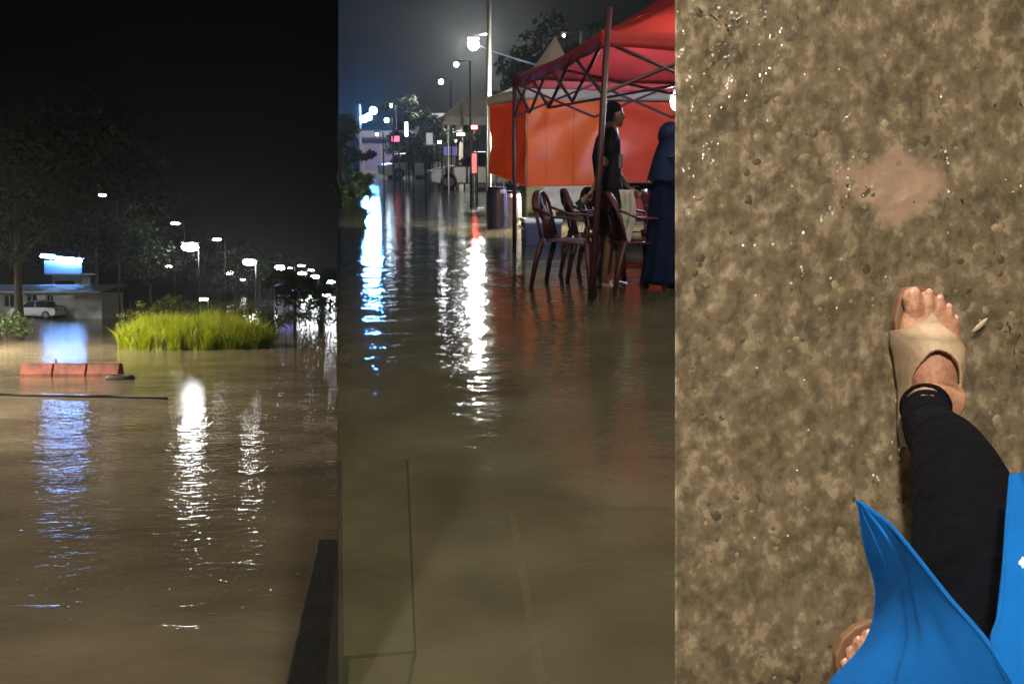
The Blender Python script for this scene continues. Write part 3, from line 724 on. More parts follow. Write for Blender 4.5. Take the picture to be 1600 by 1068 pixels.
# --- plastic chairs
M_ch = mat('maroon_plastic', (.05, .008, .010), .55, var=.15, vscale=4)
def make_chair(label, loc, rz):
    t = thing('plastic_chair', label, 'chair', loc, rz, 'plastic chairs under the red gazebo')
    def seat(u, v):
        x = (-.24 + .48 * u) * (1 - .08 * v); y = -.22 + .44 * v; return (x, y, .43 - .025 * math.sin(math.pi * u) * math.sin(math.pi * v) + .015 * (1 - v) ** 3 * -1.5)
    MB().grid(seat, 12, 12).build('seat', M_ch, t, smooth=True, solid=.012)
    # back: arched top rail with slats; the back stands at +y... facing -y
    def edge(a):  # a 0..1 from left base over the arch to right base
        th = math.pi * a; x = -.25 * math.cos(th); z = .46 + .42 * math.sin(th) ** .6; return Vector((x, .2 + .1 * (z - .43) / .42 + .04 * math.cos(th * 2) * -1 * 0, z))
    MB().tube([edge(i / 20) for i in range(21)], [(.036, .014)] * 21, 8).build('back_rail', M_ch, t, smooth=True)
    for i in range(5):
        a = .22 + .14 * i; e = edge(a); x = e.x * .8
        MB().tube([(x, .2, .44), (x, .215, .6), (e.x, e.y, e.z)], [(.05, .006)] * 3, 6).build('back_slat', M_ch, t, smooth=True)
    def crown(u, v):
        a = .25 + .5 * u; e = edge(a); return (e.x, e.y - .005, e.z - .2 * v * math.sin(math.pi * u) - .0)
    MB().grid(crown, 12, 3).build('back_panel', M_ch, t, smooth=True, solid=.01)
    for s in (-1, 1):
        MB().tube([edge(.16 if s < 0 else .84), (s * .275, .08, .655), (s * .285, -.1, .65), (s * .275, -.2, .63), (s * .26, -.23, .55), (s * .25, -.24, .43)],
                  [(.028, .012)] * 6, 8).build('armrest', M_ch, t, smooth=True)
        MB().tube([(s * .24, -.22, .44), (s * .262, -.25, .2), (s * .27, -.27, -.045)], [(.042, .028), (.036, .025), (.028, .02)], 8).build('leg', M_ch, t, smooth=True)
        MB().tube([(s * .23, .2, .46), (s * .25, .27, .2), (s * .26, .31, -.045)], [(.044, .028), (.038, .025), (.03, .02)], 8).build('leg', M_ch, t, smooth=True)
    return t
ch = make_chair('maroon plastic chair nearest the orange wall, leftmost of the row', tuple(P(2, 892, 245, 9.5).xy) + (0,), R(72))
for (px, d, rz, lab) in ((994, 9.4, 108, 'maroon plastic chair right behind the standing man'),
                         (930, 10.2, 95, 'maroon plastic chair half hidden behind the leaning dark pole'),
                         (1058, 9.9, 80, 'maroon plastic chair cut by the right edge before the woman'),
                         (962, 10.9, 112, 'farthest maroon plastic chair behind the man legs')):
    c_ = copy_tree(ch); c_.location = tuple(P(2, px, 245, d).xy) + (0,); c_.rotation_euler = (0, 0, R(rz)); c_['label'] = lab

# --- table with wok
p = P(2, 1005, 245, 11.6)
tbt = thing('folding_table', 'low folding table with a red top behind the man', 'table', (p.x, p.y, 0), R(4))
MB().box((0, 0, .74), (1.1, .6, .035)).build('table_top', mat('red_table', (.35, .03, .03), .4), tbt, bevel=.008)
for sx in (-.48, .48):
    for sy in (-.25, .25): MB().tube([(sx, sy, -.04), (sx, sy, .73)], .016, 6).build('leg', M_steel, tbt)
wk = thing('wok', 'black wok standing on the red folding table', 'pan', (p.x - .08, p.y - .05, .76))
def wokf(u, v): r = .06 + .17 * v; return (r * math.cos(u * 6.2832), r * math.sin(u * 6.2832), .15 * v ** 1.7)
MB().grid(wokf, 24, 8).build('bowl', M_black, wk, smooth=True, solid=.006)
MB().tube([(-.22, 0, .15), (-.42, 0, .19)], .014, 6).build('handle', M_black, wk)
bg_ = thing('carrier_bag', 'pink plastic bag hanging at the near table edge', 'bag', (p.x - .05, p.y - .34, .5))
bm_ = MB(); bm_.grid(lambda u, v: ((.12 + .04 * v) * math.cos(u * 6.2832) * (1 - .5 * (v > .9)) , .06 * math.sin(u * 6.2832), .24 * (1 - v) + .02 * nz(u * 9, v * 4)), 20, 8)
bm_.build('bag_body', mat('pink_plastic', (.6, .14, .18), .35, transl=.3), bg_, smooth=True, solid=.003)
MB().tube([(-.06, 0, .22), (0, 0, .3), (.06, 0, .22)], .008, 5).build('handle', mat('pink_plastic', (0, 0, 0)), bg_)

# --- people
def face(mb, c, s=1, yaw=0):
    M = Matrix.Rotation(yaw, 3, 'Z')
    def q(x, y, z): v = M @ Vector((x, y, z)) * s; return Vector(c) + v
    mb.ball(c, (.078 * s, .078 * s, .112 * s), 14, 10)
    mb.ball(q(.012, 0, -.05), (.062 * s, .055 * s, .065 * s), 12, 8)
    mb.tube([q(.07, 0, .02), q(.09, 0, -.02)], [.012 * s, .017 * s], 6, cap='round')       # nose
    mb.tube([q(.066, -.022, -.055), q(.078, 0, -.053), q(.066, .022, -.055)], .009 * s, 6, cap='round')  # lips
    mb.ball(q(.055, 0, -.09), (.025 * s, .025 * s, .02 * s), 8, 6)
    for k in (-1, 1): mb.ball(q(-.005, k * .078, -.01), (.018 * s, .01 * s, .03 * s), 8, 6)
    return q
def hand(mb, w, dirv, s=1):
    w = Vector(w); d = Vector(dirv).normalized(); side = d.cross(Vector((0, 1, 0)) if abs(d.y) < .8 else Vector((1, 0, 0))).normalized()
    nn = d.cross(side)
    mb.tube([w, w + d * .045, w + d * .085], [(.022, .016), (.034, .015), (.036, .013)], 8, cap='round')
    for k in range(4):
        b_ = w + d * .085 + side * (.026 - .0175 * k); L_ = (.055, .066, .062, .048)[k]
        mb.tube([b_, b_ + d * L_ * .5 + nn * .006, b_ + d * L_ + nn * .022], [.0085, .0078, .0068], 6, cap='round')
    b_ = w + d * .03 + side * .03; mb.tube([b_, b_ + d * .035 + side * .022, b_ + d * .065 + side * .026], [.011, .009, .008], 6, cap='round')

mx_, my_ = P(2, 952, 245, 9.6).xy
man = thing('person', 'man in dark T-shirt and dark shorts standing in the flood beside the pole', 'person', (mx_, my_, 0))
b = MB(); q = face(b, (.045, 0, 1.585))
b.tube([(0.02, 0, 1.53), (0, 0, 1.42)], [.05, .058], 10, cap='round')
b.tube([(-.01, 0, 1.4), (-.03, 0, 1.2), (-.01, 0, 1.02), (0, 0, .9)], [(.14, .1), (.165, .115), (.145, .105), (.15, .125)], 14, cap='round', up=(1, 0, 0))
b.tube([(-.01, -.17, 1.38), (0, .0, 1.42), (-.01, .17, 1.38)], [.058, .07, .058], 10, cap='round')
b.tube([(-.01, -.19, 1.37), (-.08, -.23, 1.12), (-.15, -.22, .93)], [.052, .042, .027], 10, cap='round'); hand(b, (-.17, -.22, .9), (-.55, 0, -.6))
b.tube([(0, .19, 1.37), (.06, .22, 1.1), (.19, .2, .93)], [.052, .042, .027], 10, cap='round'); hand(b, (.21, .2, .91), (.8, -.05, -.5))
for s_, x_ in ((-1, -.05), (1, .07)):
    b.tube([(0, s_ * .09, .88), (x_ * .5 + .02, s_ * .095, .5), (x_, s_ * .1, .06)], [.088, .058, .038], 10, cap='round')
    b.tube([(x_ - .04, s_ * .1, .0), (x_ + .06, s_ * .105, -.005), (x_ + .16, s_ * .11, -.02)], [(.035, .035), (.04, .028), (.04, .016)], 8, cap='round')
b.build('body', M_skin, man, remesh=.011)
hr = MB(); hr.ball((.025, 0, 1.625), (.09, .086, .088), 16, 10); hr.ball((-.01, 0, 1.585), (.078, .083, .09), 14, 8)
hr.build('hair', M_black, man, remesh=.012)
for k in (-1, 1): MB().ball(q(.068, k * .028, .01), (.008, .012, .007), 8, 6).build('eye', M_black, man)
M_shirt = mat('dark_tshirt', (.009, .008, .01), .9, spec=.08, var=.4, vscale=6, bump=.3)
sh = MB(); sh.tube([(0, 0, 1.445), (-.012, 0, 1.36), (-.03, 0, 1.2), (-.01, 0, 1.0), (0, 0, .86)], [(.09, .075), (.19, .118), (.19, .135), (.175, .125), (.19, .145)], 18, cap='round', up=(1, 0, 0))
sh.tube([(-.01, -.17, 1.385), (0, 0, 1.42), (-.01, .17, 1.385)], [.072, .08, .072], 10, cap='round')
sh.tube([(-.01, -.17, 1.385), (-.035, -.215, 1.27), (-.095, -.235, 1.06)], [.07, .066, .056], 10, cap='round')
sh.tube([(0, .17, 1.385), (.03, .205, 1.27), (.075, .225, 1.06)], [.07, .066, .056], 10, cap='round')
sh.build('t_shirt', M_shirt, man, remesh=.012)
MB().grid(lambda u, v: (.02 + .10 * u, -.137 + .075 * u ** 2, 1.22 - .12 * v), 6, 5).build('shirt_print', mat('pale_print', (.12, .11, .11), .8, var=.8, vscale=30), man, solid=.003)
so = MB(); so.tube([(0, 0, .95), (0, 0, .82)], [(.165, .125), (.175, .14)], 16, cap='round', up=(1, 0, 0))
for s_, x_ in ((-1, -.05), (1, .07)): so.tube([(0, s_ * .085, .82), (x_ * .4 + .02, s_ * .1, .48)], [.108, .098], 12, cap=True)
so.build('shorts', mat('black_shorts', (.008, .008, .012), .9, spec=.08, var=.3), man, remesh=.012)
ph = thing('mobile_phone', 'small dark phone held low in the man right hand', 'phone', (mx_ - .25, my_ - .215, .8), R(5))
MB().box((0, 0, 0), (.075, .012, .15), rot=(0, R(50), 0)).build('phone_case', M_black, ph, bevel=.004); MB().box((0, -.008, 0), (.065, .004, .135), rot=(0, R(50), 0)).build('screen', M_glass, ph)
clo = thing('cloth', 'pale grey cloth hanging down in front of the man thigh', 'cloth', (mx_ + .13, my_ - .17, 0))
MB().grid(lambda u, v: (-.05 + .13 * u + .03 * math.sin(v * 4), .02 * math.sin(u * 9 + v * 3), .9 - .5 * v), 10, 14).build('cloth_sheet', mat('pale_cloth', (.4, .38, .36), .8, var=.15), clo, smooth=True, solid=.006)

wx, wy = P(2, 1046, 245, 9.3).xy
wo = thing('person', 'woman in long dark blue dress and headscarf at the right under the canopy', 'person', (wx, wy, 0))
b = MB(); q = face(b, (.03, 0, 1.47), .95, R(-10))
b.tube([(0, 0, 1.42), (0, 0, 1.3)], .05, 8, cap='round')
b.tube([(0, 0, 1.28), (0, 0, 1.05), (0, 0, .85)], [(.14, .1), (.13, .1), (.16, .12)], 12, cap='round', up=(1, 0, 0))
for s_ in (-1, 1):
    b.tube([(0, s_ * .09, .85), (.02 * s_, s_ * .1, .03)], [.085, .04], 10, cap='round')
    b.tube([(.0, s_ * .1, .0), (.14, s_ * .11, -.02)], [(.035, .03), (.035, .015)], 8, cap='round')
    b.tube([(0, s_ * .16, 1.27), (.04, s_ * .2, 1.03), (.2, s_ * .13, .95)], [.045, .037, .024], 8, cap='round'); hand(b, (.21, s_ * .13, .95), (1, -.3 * s_, .1))
b.build('body', M_skin, wo, remesh=.011)
wo.scale = (.93, .93, .93)
M_navy = mat('navy_cloth', (.006, .010, .034), .9, spec=.08, var=.3, vscale=5, bump=.3)
def robe(u, v):
    an = u * 6.2832; z = 1.3 - 1.24 * v; rx = .11 + .06 * min(1, v * 3) + .06 * v ** 1.5; ry = .15 + .05 * min(1, v * 4) + .06 * v ** 1.5
    k_ = 1 + .07 * math.sin(an * 9 + 3 * v) * v; return (rx * k_ * math.cos(an), ry * k_ * math.sin(an), z)
MB().grid(robe, 72, 26).build('dress', M_navy, wo, smooth=True, solid=.006)
sv = MB()
for s_ in (-1, 1): sv.tube([(0, s_ * .14, 1.28), (.04, s_ * .21, 1.03), (.18, s_ * .14, .95)], [.065, .062, .055], 10, cap=True)
sv.build('sleeve', M_navy, wo, smooth=True)
def scarf(u, v):
    an = R(38) + u * R(284); v2 = v
    if v2 < .45: th = v2 / .45 * math.pi * .62; r_ = .115 * math.sin(th); return (r_ * math.cos(an), r_ * math.sin(an), 1.49 + .135 * math.cos(th))
    k_ = (v2 - .45) / .55; r_ = .107 + .13 * k_ ** .8; return (r_ * math.cos(an) * .9, r_ * math.sin(an) * 1.05, 1.44 - .38 * k_ + .01 * math.sin(an * 8) * k_)
MB().grid(scarf, 40, 24).build('headscarf', mat('blue_scarf', (.010, .017, .05), .9, spec=.08, var=.25, vscale=6), wo, smooth=True, solid=.006)
for k in (-1, 1): MB().ball(q(.07, k * .028, .01), (.008, .012, .007), 8, 6).build('eye', M_black, wo)

# --- unseen lamps added behind and above the camera to light the near ground
street_lamp('unseen warm fill lamp added behind the viewpoint on the left', (-1.2, -3.2, -.05), 4.6, R(150), .8, .34, .14, emitter('fill_lamp_behind', (1, .88, .71), 3500))
street_lamp('unseen warm fill lamp added over the viewpoint on a long arm', (.12, 2.4, -.05), 7.5, R(-90), 4.2, .34, .14, emitter('fill_lamp_overhead', (1, .93, .68), 2900))
bp = [(-9, -9), (9, -9), (9, .9), (-9, .9)]
sheet(bp, 'ground', M_conc, -.052)

# =================================================================== black wall added to block light between the two night places
wm = MB(); vs = []
th = .0004
for d, lo, hi in ((2.2, -.9, 1.5), (420, -330, 210)):
    for k in (-1, 1):
        for yy in (lo, hi): vs.append(CAM2 @ Vector((-.17 * d + k * th, yy, -d)))
wm.add(vs, [(0, 1, 5, 4), (2, 6, 7, 3), (0, 2, 3, 1), (4, 5, 7, 6), (1, 3, 7, 5), (0, 4, 6, 2)])
struct(wm.build('light_block_wall', M_lightblock))
settle(2)

# =================================================================== PLACE 3: wet pavement underfoot
def g3(px, py, z=0): return Vector(((px - 800) / F * (H3 - z), (534 - py) / F * (H3 - z), z))
M_agg = bpy.data.materials.new('wet_aggregate'); M_agg.use_nodes = True
n = M_agg.node_tree.nodes; l = M_agg.node_tree.links; bb = n['Principled BSDF']; bb.inputs['Roughness'].default_value = .45
tc = n.new('ShaderNodeTexCoord')
def tex(scale, det): t = n.new('ShaderNodeTexNoise'); t.inputs['Scale'].default_value = scale; t.inputs['Detail'].default_value = det; l.new(tc.outputs['Object'], t.inputs['Vector']); return t
mpg = n.new('ShaderNodeMapping'); mpg.inputs['Scale'].default_value = (1.15, .85, 1); l.new(tc.outputs['Object'], mpg.inputs['Vector'])
ta = tex(40, 3); tb_ = tex(7, 5); td = tex(17, 4)
l.new(mpg.outputs[0], ta.inputs['Vector']); ta.inputs['Distortion'].default_value = .1; ta.inputs['Roughness'].default_value = .6
cr = n.new('ShaderNodeValToRGB'); e = cr.color_ramp.elements
e[0].position = .39; e[0].color = (.065, .053, .032, 1); e[1].position = .64; e[1].color = (.45, .40, .345, 1)
x_ = e.new(.45); x_.color = (.155, .13, .088, 1); x_ = e.new(.55); x_.color = (.22, .185, .14, 1)
l.new(ta.outputs['Fac'], cr.inputs[0])
c2_ = n.new('ShaderNodeValToRGB'); e = c2_.color_ramp.elements
e[0].position = .36; e[0].color = (.17, .15, .08, 1); e[1].position = .64; e[1].color = (.27, .21, .165, 1)
l.new(td.outputs['Fac'], c2_.inputs[0])
m2 = n.new('ShaderNodeMix'); m2.data_type = 'RGBA'; rpm = n.new('ShaderNodeMapRange'); rpm.inputs[1].default_value = .3; rpm.inputs[2].default_value = .7; rpm.inputs[3].default_value = 0; rpm.inputs[4].default_value = .35
l.new(tb_.outputs['Fac'], rpm.inputs[0]); l.new(rpm.outputs[0], m2.inputs[0]); l.new(cr.outputs[0], m2.inputs[6]); l.new(c2_.outputs[0], m2.inputs[7])
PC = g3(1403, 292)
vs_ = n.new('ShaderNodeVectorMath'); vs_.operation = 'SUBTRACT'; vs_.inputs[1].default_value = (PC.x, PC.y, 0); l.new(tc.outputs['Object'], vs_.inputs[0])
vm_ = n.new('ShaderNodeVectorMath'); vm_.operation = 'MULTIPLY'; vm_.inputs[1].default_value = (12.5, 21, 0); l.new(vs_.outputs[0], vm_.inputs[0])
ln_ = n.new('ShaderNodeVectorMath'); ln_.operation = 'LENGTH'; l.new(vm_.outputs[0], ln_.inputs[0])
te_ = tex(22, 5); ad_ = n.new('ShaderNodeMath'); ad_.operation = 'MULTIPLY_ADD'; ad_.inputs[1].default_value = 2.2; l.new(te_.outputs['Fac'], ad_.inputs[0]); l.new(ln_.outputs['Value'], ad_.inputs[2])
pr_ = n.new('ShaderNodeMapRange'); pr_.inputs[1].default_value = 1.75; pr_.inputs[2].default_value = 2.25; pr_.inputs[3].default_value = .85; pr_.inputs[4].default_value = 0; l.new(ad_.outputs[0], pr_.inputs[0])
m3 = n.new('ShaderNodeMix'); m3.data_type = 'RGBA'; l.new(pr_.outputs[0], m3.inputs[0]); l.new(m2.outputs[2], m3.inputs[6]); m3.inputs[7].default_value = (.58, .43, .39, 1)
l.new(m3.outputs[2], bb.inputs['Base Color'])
bp_ = n.new('ShaderNodeBump'); bp_.inputs['Distance'].default_value = .004; bp_.inputs['Strength'].default_value = .6; l.new(ta.outputs['Fac'], bp_.inputs['Height']); l.new(bp_.outputs[0], bb.inputs['Normal'])
xl = g3(1056.8, 0).x
gr = MB(); NX, NY = 240, 360
def gf(u, v):
    x = xl + 1.3 * u; y = -.84 + 1.66 * v
    k_ = 0 if u < .004 else 1
    return (x, y, -.012 + k_ * (.0028 * nz(x * 34, y * 26) + .0022 * nz(x * 90, y * 80) + .0012 * nz(x * 220, y * 220)) + .004 * nz(x * 6, y * 6) * k_)
gr.grid(gf, NX, NY)
k0 = len(gr.v); gr.add([(xl + .012, -.84, -.06), (xl + 1.3, -.84, -.06), (xl + 1.3, .82, -.06), (xl + .012, .82, -.06), (xl, -.84, -.012), (xl, .82, -.012), (xl + 1.3, -.84, -.012), (xl + 1.3, .82, -.012)], [(3, 2, 1, 0), (0, 4, 5, 3), (0, 1, 6, 4), (1, 2, 7, 6), (2, 3, 5, 7)])
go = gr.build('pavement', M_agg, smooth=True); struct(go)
# pebbles bedded in the surface
rnd = random.Random(11)
peb_cols = [(.34, .29, .22), (.12, .095, .055), (.05, .038, .02), (.28, .22, .18), (.42, .37, .30), (.09, .075, .045)]
for ci, pc in enumerate(peb_cols):
    mb = MB()
    for i in range(260):
        x = rnd.uniform(xl + .02, xl + .62); y = rnd.uniform(-.62, .6); r = .0022 + .0085 * rnd.random() ** 2.4
        z = -.013 + .0028 * nz(x * 34, y * 26); N_ = 7; a0 = rnd.random() * 6; st = rnd.uniform(.6, 1)
        rot = rnd.random() * 3.14; vs = []
        for rr, zz in ((1, 0), (.8, .3), (0, .36)):
            if rr == 0: vs.append((x, y, z + zz * r * .5)); continue
            for k in range(N_):
                an = a0 + 6.283 * k / N_; q1 = r * rr * (1 + .15 * nz(k * 3.1, i)); ex, ey = q1 * math.cos(an), q1 * math.sin(an) * st
                vs.append((x + ex * math.cos(rot) - ey * math.sin(rot), y + ex * math.sin(rot) + ey * math.cos(rot), z + zz * r * .5 - .001))
        fs = [(k, (k + 1) % N_, N_ + (k + 1) % N_, N_ + k) for k in range(N_)] + [(N_ + k, N_ + (k + 1) % N_, 2 * N_) for k in range(N_)]
        mb.add(vs, fs)
    o = mb.build('pebbles', mat('pebble_tone' + 'abcdef'[ci], pc, .5, var=.35, vscale=60), go, smooth=True); o['kind'] = 'stuff'
# water film with ridges of ripples
WATER3 = water_mat('clear_water_film', (.225, .195, .155), .22, [(9, .008, 2, 1, 1), (30, .004, 3, 1.3, .8), (70, .0028, 2, 1.2, .8)], rough=.09, mscale=9, tint=(.93, .88, .78))
wf = MB(); xw = g3(1056.8, 0, .002).x
def wfn(u, v):
    x = xw + 1.3 * u; y = -.84 + 1.66 * v; z = .002
    for (cx, cyy, r0, amp, dirk) in WAVES:
        d = math.hypot(x - cx, y - cyy); z += amp * math.exp(-((d - r0) / .008) ** 2) * max(0, math.cos(math.atan2(y - cyy, x - cx) - dirk)) ** 2
    return (x, y, z)
f0 = g3(1440, 560)
WAVES = [(PC.x - .02, PC.y - .01, .07, .003, R(180)), (PC.x, PC.y, .075, .0018, R(10)), (f0.x - .02, f0.y, .235, .004, R(95)), (f0.x + .01, f0.y, .12, .003, R(20)), (f0.x, f0.y - .08, .13, .004, R(235)), (g3(1060, 110).x, g3(1060, 110).y, .085, .006, R(40)), (f0.x, f0.y, .30, .002, R(80)), (g3(1200, 600).x, g3(1200, 600).y, .2, .002, R(60))]
wf.grid(wfn, 420, 540); o = wf.build('water', WATER3, smooth=True); struct(o)

# --- the walker seen from above
M_foot = mat('foot_skin', (.40, .20, .125), .5, var=.25, vscale=30, bump=.25, bscale=120)
M_shoe = mat('beige_shoe', (.40, .285, .19), .55, var=.1, vscale=20, bump=.15, bscale=90)
M_sole = mat('brown_sole', (.20, .10, .055), .6, var=.2)
M_nail = mat('toe_nail', (.62, .36, .28), .2)
M_leg = mat('black_legging', (.003, .003, .006), .95, var=.3, vscale=14, bump=.6, bscale=50, spec=.08)
M_blue = mat('blue_dress_cloth', (.004, .105, .40), .85, var=.12, vscale=9, bump=.12, bscale=300, spec=.1)
walker = thing('person', 'walker in blue dress and black leggings stepping in beige open-toed shoes', 'person', tuple(g3(1435, 690)))
base3 = Vector(g3(1435, 690))
# foot in its own frame: x right, y forward, heel at y=0, unit metres; right foot (big toe at -x)
def foot_parts(mir, rot, off, lab):
    cs_, sn_ = math.cos(rot), math.sin(rot)
    def X(p): x, y, z = p[0] * mir * .88, p[1] * .94, p[2] * .94; return (x * cs_ - y * sn_ + off[0], x * sn_ + y * cs_ + off[1], z + off[2])
    fb = MB()
    fb.tube([X((.0, .03, .045)), X((0, .075, .05)), X((-.002, .12, .05)), X((-.004, .16, .04)), X((-.003, .185, .032))],
            [(.028, .03), (.031, .035), (.037, .032), (.043, .022), (.042, .015)], 16, cap='round')
    toes = [((-.027, .18), (-.030, .232), .0145, .0145), ((-.006, .188), (-.004, .234), .0098, .0092), ((.011, .185), (.014, .226), .0092, .0086), ((.026, .178), (.029, .213), .0086, .008), ((.038, .166), (.0405, .196), .008, .0076)]
    for (a_, b_, r1, r2) in toes:
        m_ = ((a_[0] + b_[0]) / 2, (a_[1] + b_[1]) / 2)
        fb.tube([X((a_[0], a_[1], .03)), X((m_[0], m_[1], .033)), X((b_[0], b_[1] - .008, .026))], [r1 * .95, r1 * .9, r2 * 1.02], 10, cap='round')
    # ankle and shin up to under the legging
    return fb, X, toes
LEGPTS = [((1438, 634, .10), .030), ((1445, 668, .17), .0325), ((1472, 702, .27), .043), ((1494, 760, .37), .053), ((1505, 830, .44), .057), ((1520, 960, .51), .062), ((1560, 1150, .58), .07), ((1640, 1500, .70), .08)]
legp = [(Vector(g3(p[0] + 8, p[1], p[2])) - base3, r * .92) for p, r in LEGPTS]
fb, X, toes = foot_parts(1, R(-1), (0.0, .0, .008), 'r')
an = [Vector(X((0.004, .055, .07))), Vector(X((.003, .058, .10)))]
fb.tube([Vector(X((0.0, .045, .05))), Vector(X((0, .07, .08))), legp[0][0] + Vector((-.002, .005, 0))] + [p for p, r in legp[1:]], [.033, .032, .0275] + [r * .9 for p, r in legp[1:]], 14, cap='round')
# left foot
offL = Vector(g3(1372, 1206)) - base3
fb2, X2, toes2 = foot_parts(-1, R(8), (offL.x, offL.y, .008), 'l')
fb.add(fb2.v, fb2.f)
LL = [((1376, 1170, .10), .033), ((1390, 1240, .27), .05), ((1420, 1330, .47), .058), ((1600, 1700, .80), .085)]
ll = [(Vector(g3(*p)) - base3, r) for p, r in LL]
fb.tube([Vector(X2((0, .045, .05)))] + [p for p, r in ll], [.033] + [r * .86 for p, r in ll], 14, cap='round')
fb.ball(legp[-1][0] * .5 + ll[-1][0] * .5 + Vector((0, -.03, .03)), (.16, .12, .12), 16, 10)
bo = fb.build('body', M_foot, walker, remesh=.0028)
for XX, tt in ((X, toes), (X2, toes2)):
    for (a_, b_, r1, r2) in tt:
        MB().ball(XX((b_[0], b_[1] - .004, .026 + r2 * .72)), (r2 * .62, r2 * .72, r2 * .3), 10, 6).build('toe_nail', M_nail, walker, smooth=True)
def shoe(XX, mir):
    so_ = MB(); outl = []
    prof_ = [(-.0, -.012, 0), (.03, -.004, 0), (.042, .03, 0), (.04, .08, 0), (.045, .13, 0), (.054, .165, 0), (.053, .2, 0), (.036, .224, 0), (.013, .238, 0), (-.015, .245, 0), (-.036, .243, 0), (-.048, .225, 0), (-.055, .19, 0), (-.05, .15, 0), (-.043, .1, 0), (-.042, .05, 0), (-.036, .005, 0)]
    n_ = len(prof_); vs = [XX((x * .93, y * .985, -.008)) for x, y, _ in prof_] + [XX((x * .93, y * .985, .012)) for x, y, _ in prof_]
    so_.add(vs, [tuple(range(n_))[::-1], tuple(range(n_, 2 * n_))] + [(i, (i + 1) % n_, (i + 1) % n_ + n_, i + n_) for i in range(n_)])
    sh_ = so_.build('shoe_sole', M_sole, walker, bevel=.003)
    def W(y):   # half widths and height of the upper over the foot
        ks = [(-.008, .022, .055), (.0, .036, .064), (.03, .041, .07), (.08, .042, .098), (.12, .048, .1), (.16, .056, .086), (.185, .056, .068), (.22, .056, .054)]
        for i in range(len(ks) - 1):
            if ks[i][0] <= y <= ks[i + 1][0]:
                t_ = (y - ks[i][0]) / (ks[i + 1][0] - ks[i][0]); t_ = t_ * t_ * (3 - 2 * t_); return [ks[i][j] + (ks[i + 1][j] - ks[i][j]) * t_ for j in (1, 2)]
        return ks[-1][1:]
    up = MB(); nv = 110; nu = 130; vs = []; keep = {}
    for u in range(nu + 1):
        for v in range(nv + 1):
            a_ = math.pi * v / nv; s_ = -math.cos(a_)   # -1 = big toe side
            yend = .190 - .052 * max(0, s_ + .2) - .024 * max(0, -s_ - .25) + .007 * math.exp(-((s_ + .22) / .15) ** 2)
            y = -.008 + (yend + .008) * u / nu
            w_, h_ = W(y); x = s_ * w_ ; z = .008 + (h_ - .008) * math.sin(a_) ** .75
            vs.append(XX((x, y, z))); keep[(u, v)] = (y, s_, a_)
    fs = []
    for u in range(nu):
        for v in range(nv):
            y, s_, a_ = keep[(u, v)]
            if ((y - .078) / .064) ** 2 + ((s_ + .22) / .72) ** 2 < 1 and math.sin(a_) > .3: continue
            if y < .03 and .03 > y and abs(s_) < .5 and y > .012: continue
            i = u * (nv + 1) + v; fs.append((i, i + 1, i + nv + 2, i + nv + 1))
    up.add(vs, fs); o_ = up.build('shoe_upper', M_shoe, walker, smooth=True, solid=.004)
shoe(X, 1); shoe(X2, -1)
lg = MB(); lg.tube([legp[0][0] + Vector((-.001, .004, 0))] + [p for p, r in legp[1:]], [r + .001 for p, r in legp], 24, cap=False)
# soft wrinkles above the ankle
lg = MB()
def legging(pl, seed):
    pts = [p for p, r in pl]; rr = [r for p, r in pl]; P_ = []; Rr = []
    for i in range(len(pts) - 1):
        for k in range(10):
            t_ = k / 10
            p0, p1, p2, p3 = pts[max(i - 1, 0)], pts[i], pts[i + 1], pts[min(i + 2, len(pts) - 1)]
            P_.append(.5 * ((2 * p1) + (-p0 + p2) * t_ + (2 * p0 - 5 * p1 + 4 * p2 - p3) * t_ ** 2 + (-p0 + 3 * p1 - 3 * p2 + p3) * t_ ** 3))
            q = rr[i] + (rr[i + 1] - rr[i]) * t_; fade = max(0, 1 - (i + t_) / 2)
            q += .0035 * max(0, 1 - (i + t_) * 4); Rr.append(q + .0022 * math.sin((i + t_) * 22) * fade + .001)
    P_.append(pts[-1]); Rr.append(rr[-1]); lg.tube(P_, Rr, 28, cap=False)
legging(legp, 1); lg.build('legging', M_leg, walker, smooth=True, solid=.003)
lg = MB(); legging(ll, 2); lg.build('legging', M_leg, walker, smooth=True, solid=.003)
# dress: two front panels parted by a slit, draped from the hip
def coons(c00, c10, c11, c01, eb, er, et, el, seed, nu=50, nv=50):
    """edges given as lists of points; bilinear blended"""
    def pl(e, t_):
        f_ = t_ * (len(e) - 1); i = min(int(f_), len(e) - 2); return e[i].lerp(e[i + 1], f_ - i)
    def f(u, v):
        a_ = pl(eb, u) * (1 - v) + pl(et, u) * v; b_ = pl(el, v) * (1 - u) + pl(er, v) * u
        c_ = c00 * (1 - u) * (1 - v) + c10 * u * (1 - v) + c11 * u * v + c01 * (1 - u) * v
        p = a_ + b_ - c_; w = math.sin(math.pi * u) ** .5 if 0 < u < 1 else 0
        p = p + Vector((0, 0, 1)) * (.016 * math.sin(u * 10 + v * 3 + seed) * w * math.sin(math.pi * min(.5, v + .08)) + .008 * nz(u * 5, v * 5, seed) * w)
        return p
    return MB().grid(f, nu, nv)
D3 = lambda px, py, z: Vector(g3(px, py, z + .06)) - base3
tipL, slit, tipR = D3(1343, 784, .42), D3(1556, 1022, .74), D3(1580, 742, .50)
el = [tipL, D3(1352, 850, .42), D3(1370, 925, .43), D3(1355, 1000, .46), D3(1295, 1072, .50), D3(1240, 1180, .56), D3(1200, 1500, .72)]
er = [tipL, D3(1385, 815, .47), D3(1417, 850, .535), D3(1480, 930, .63), slit, D3(1640, 1180, .80), D3(1760, 1500, .90)]
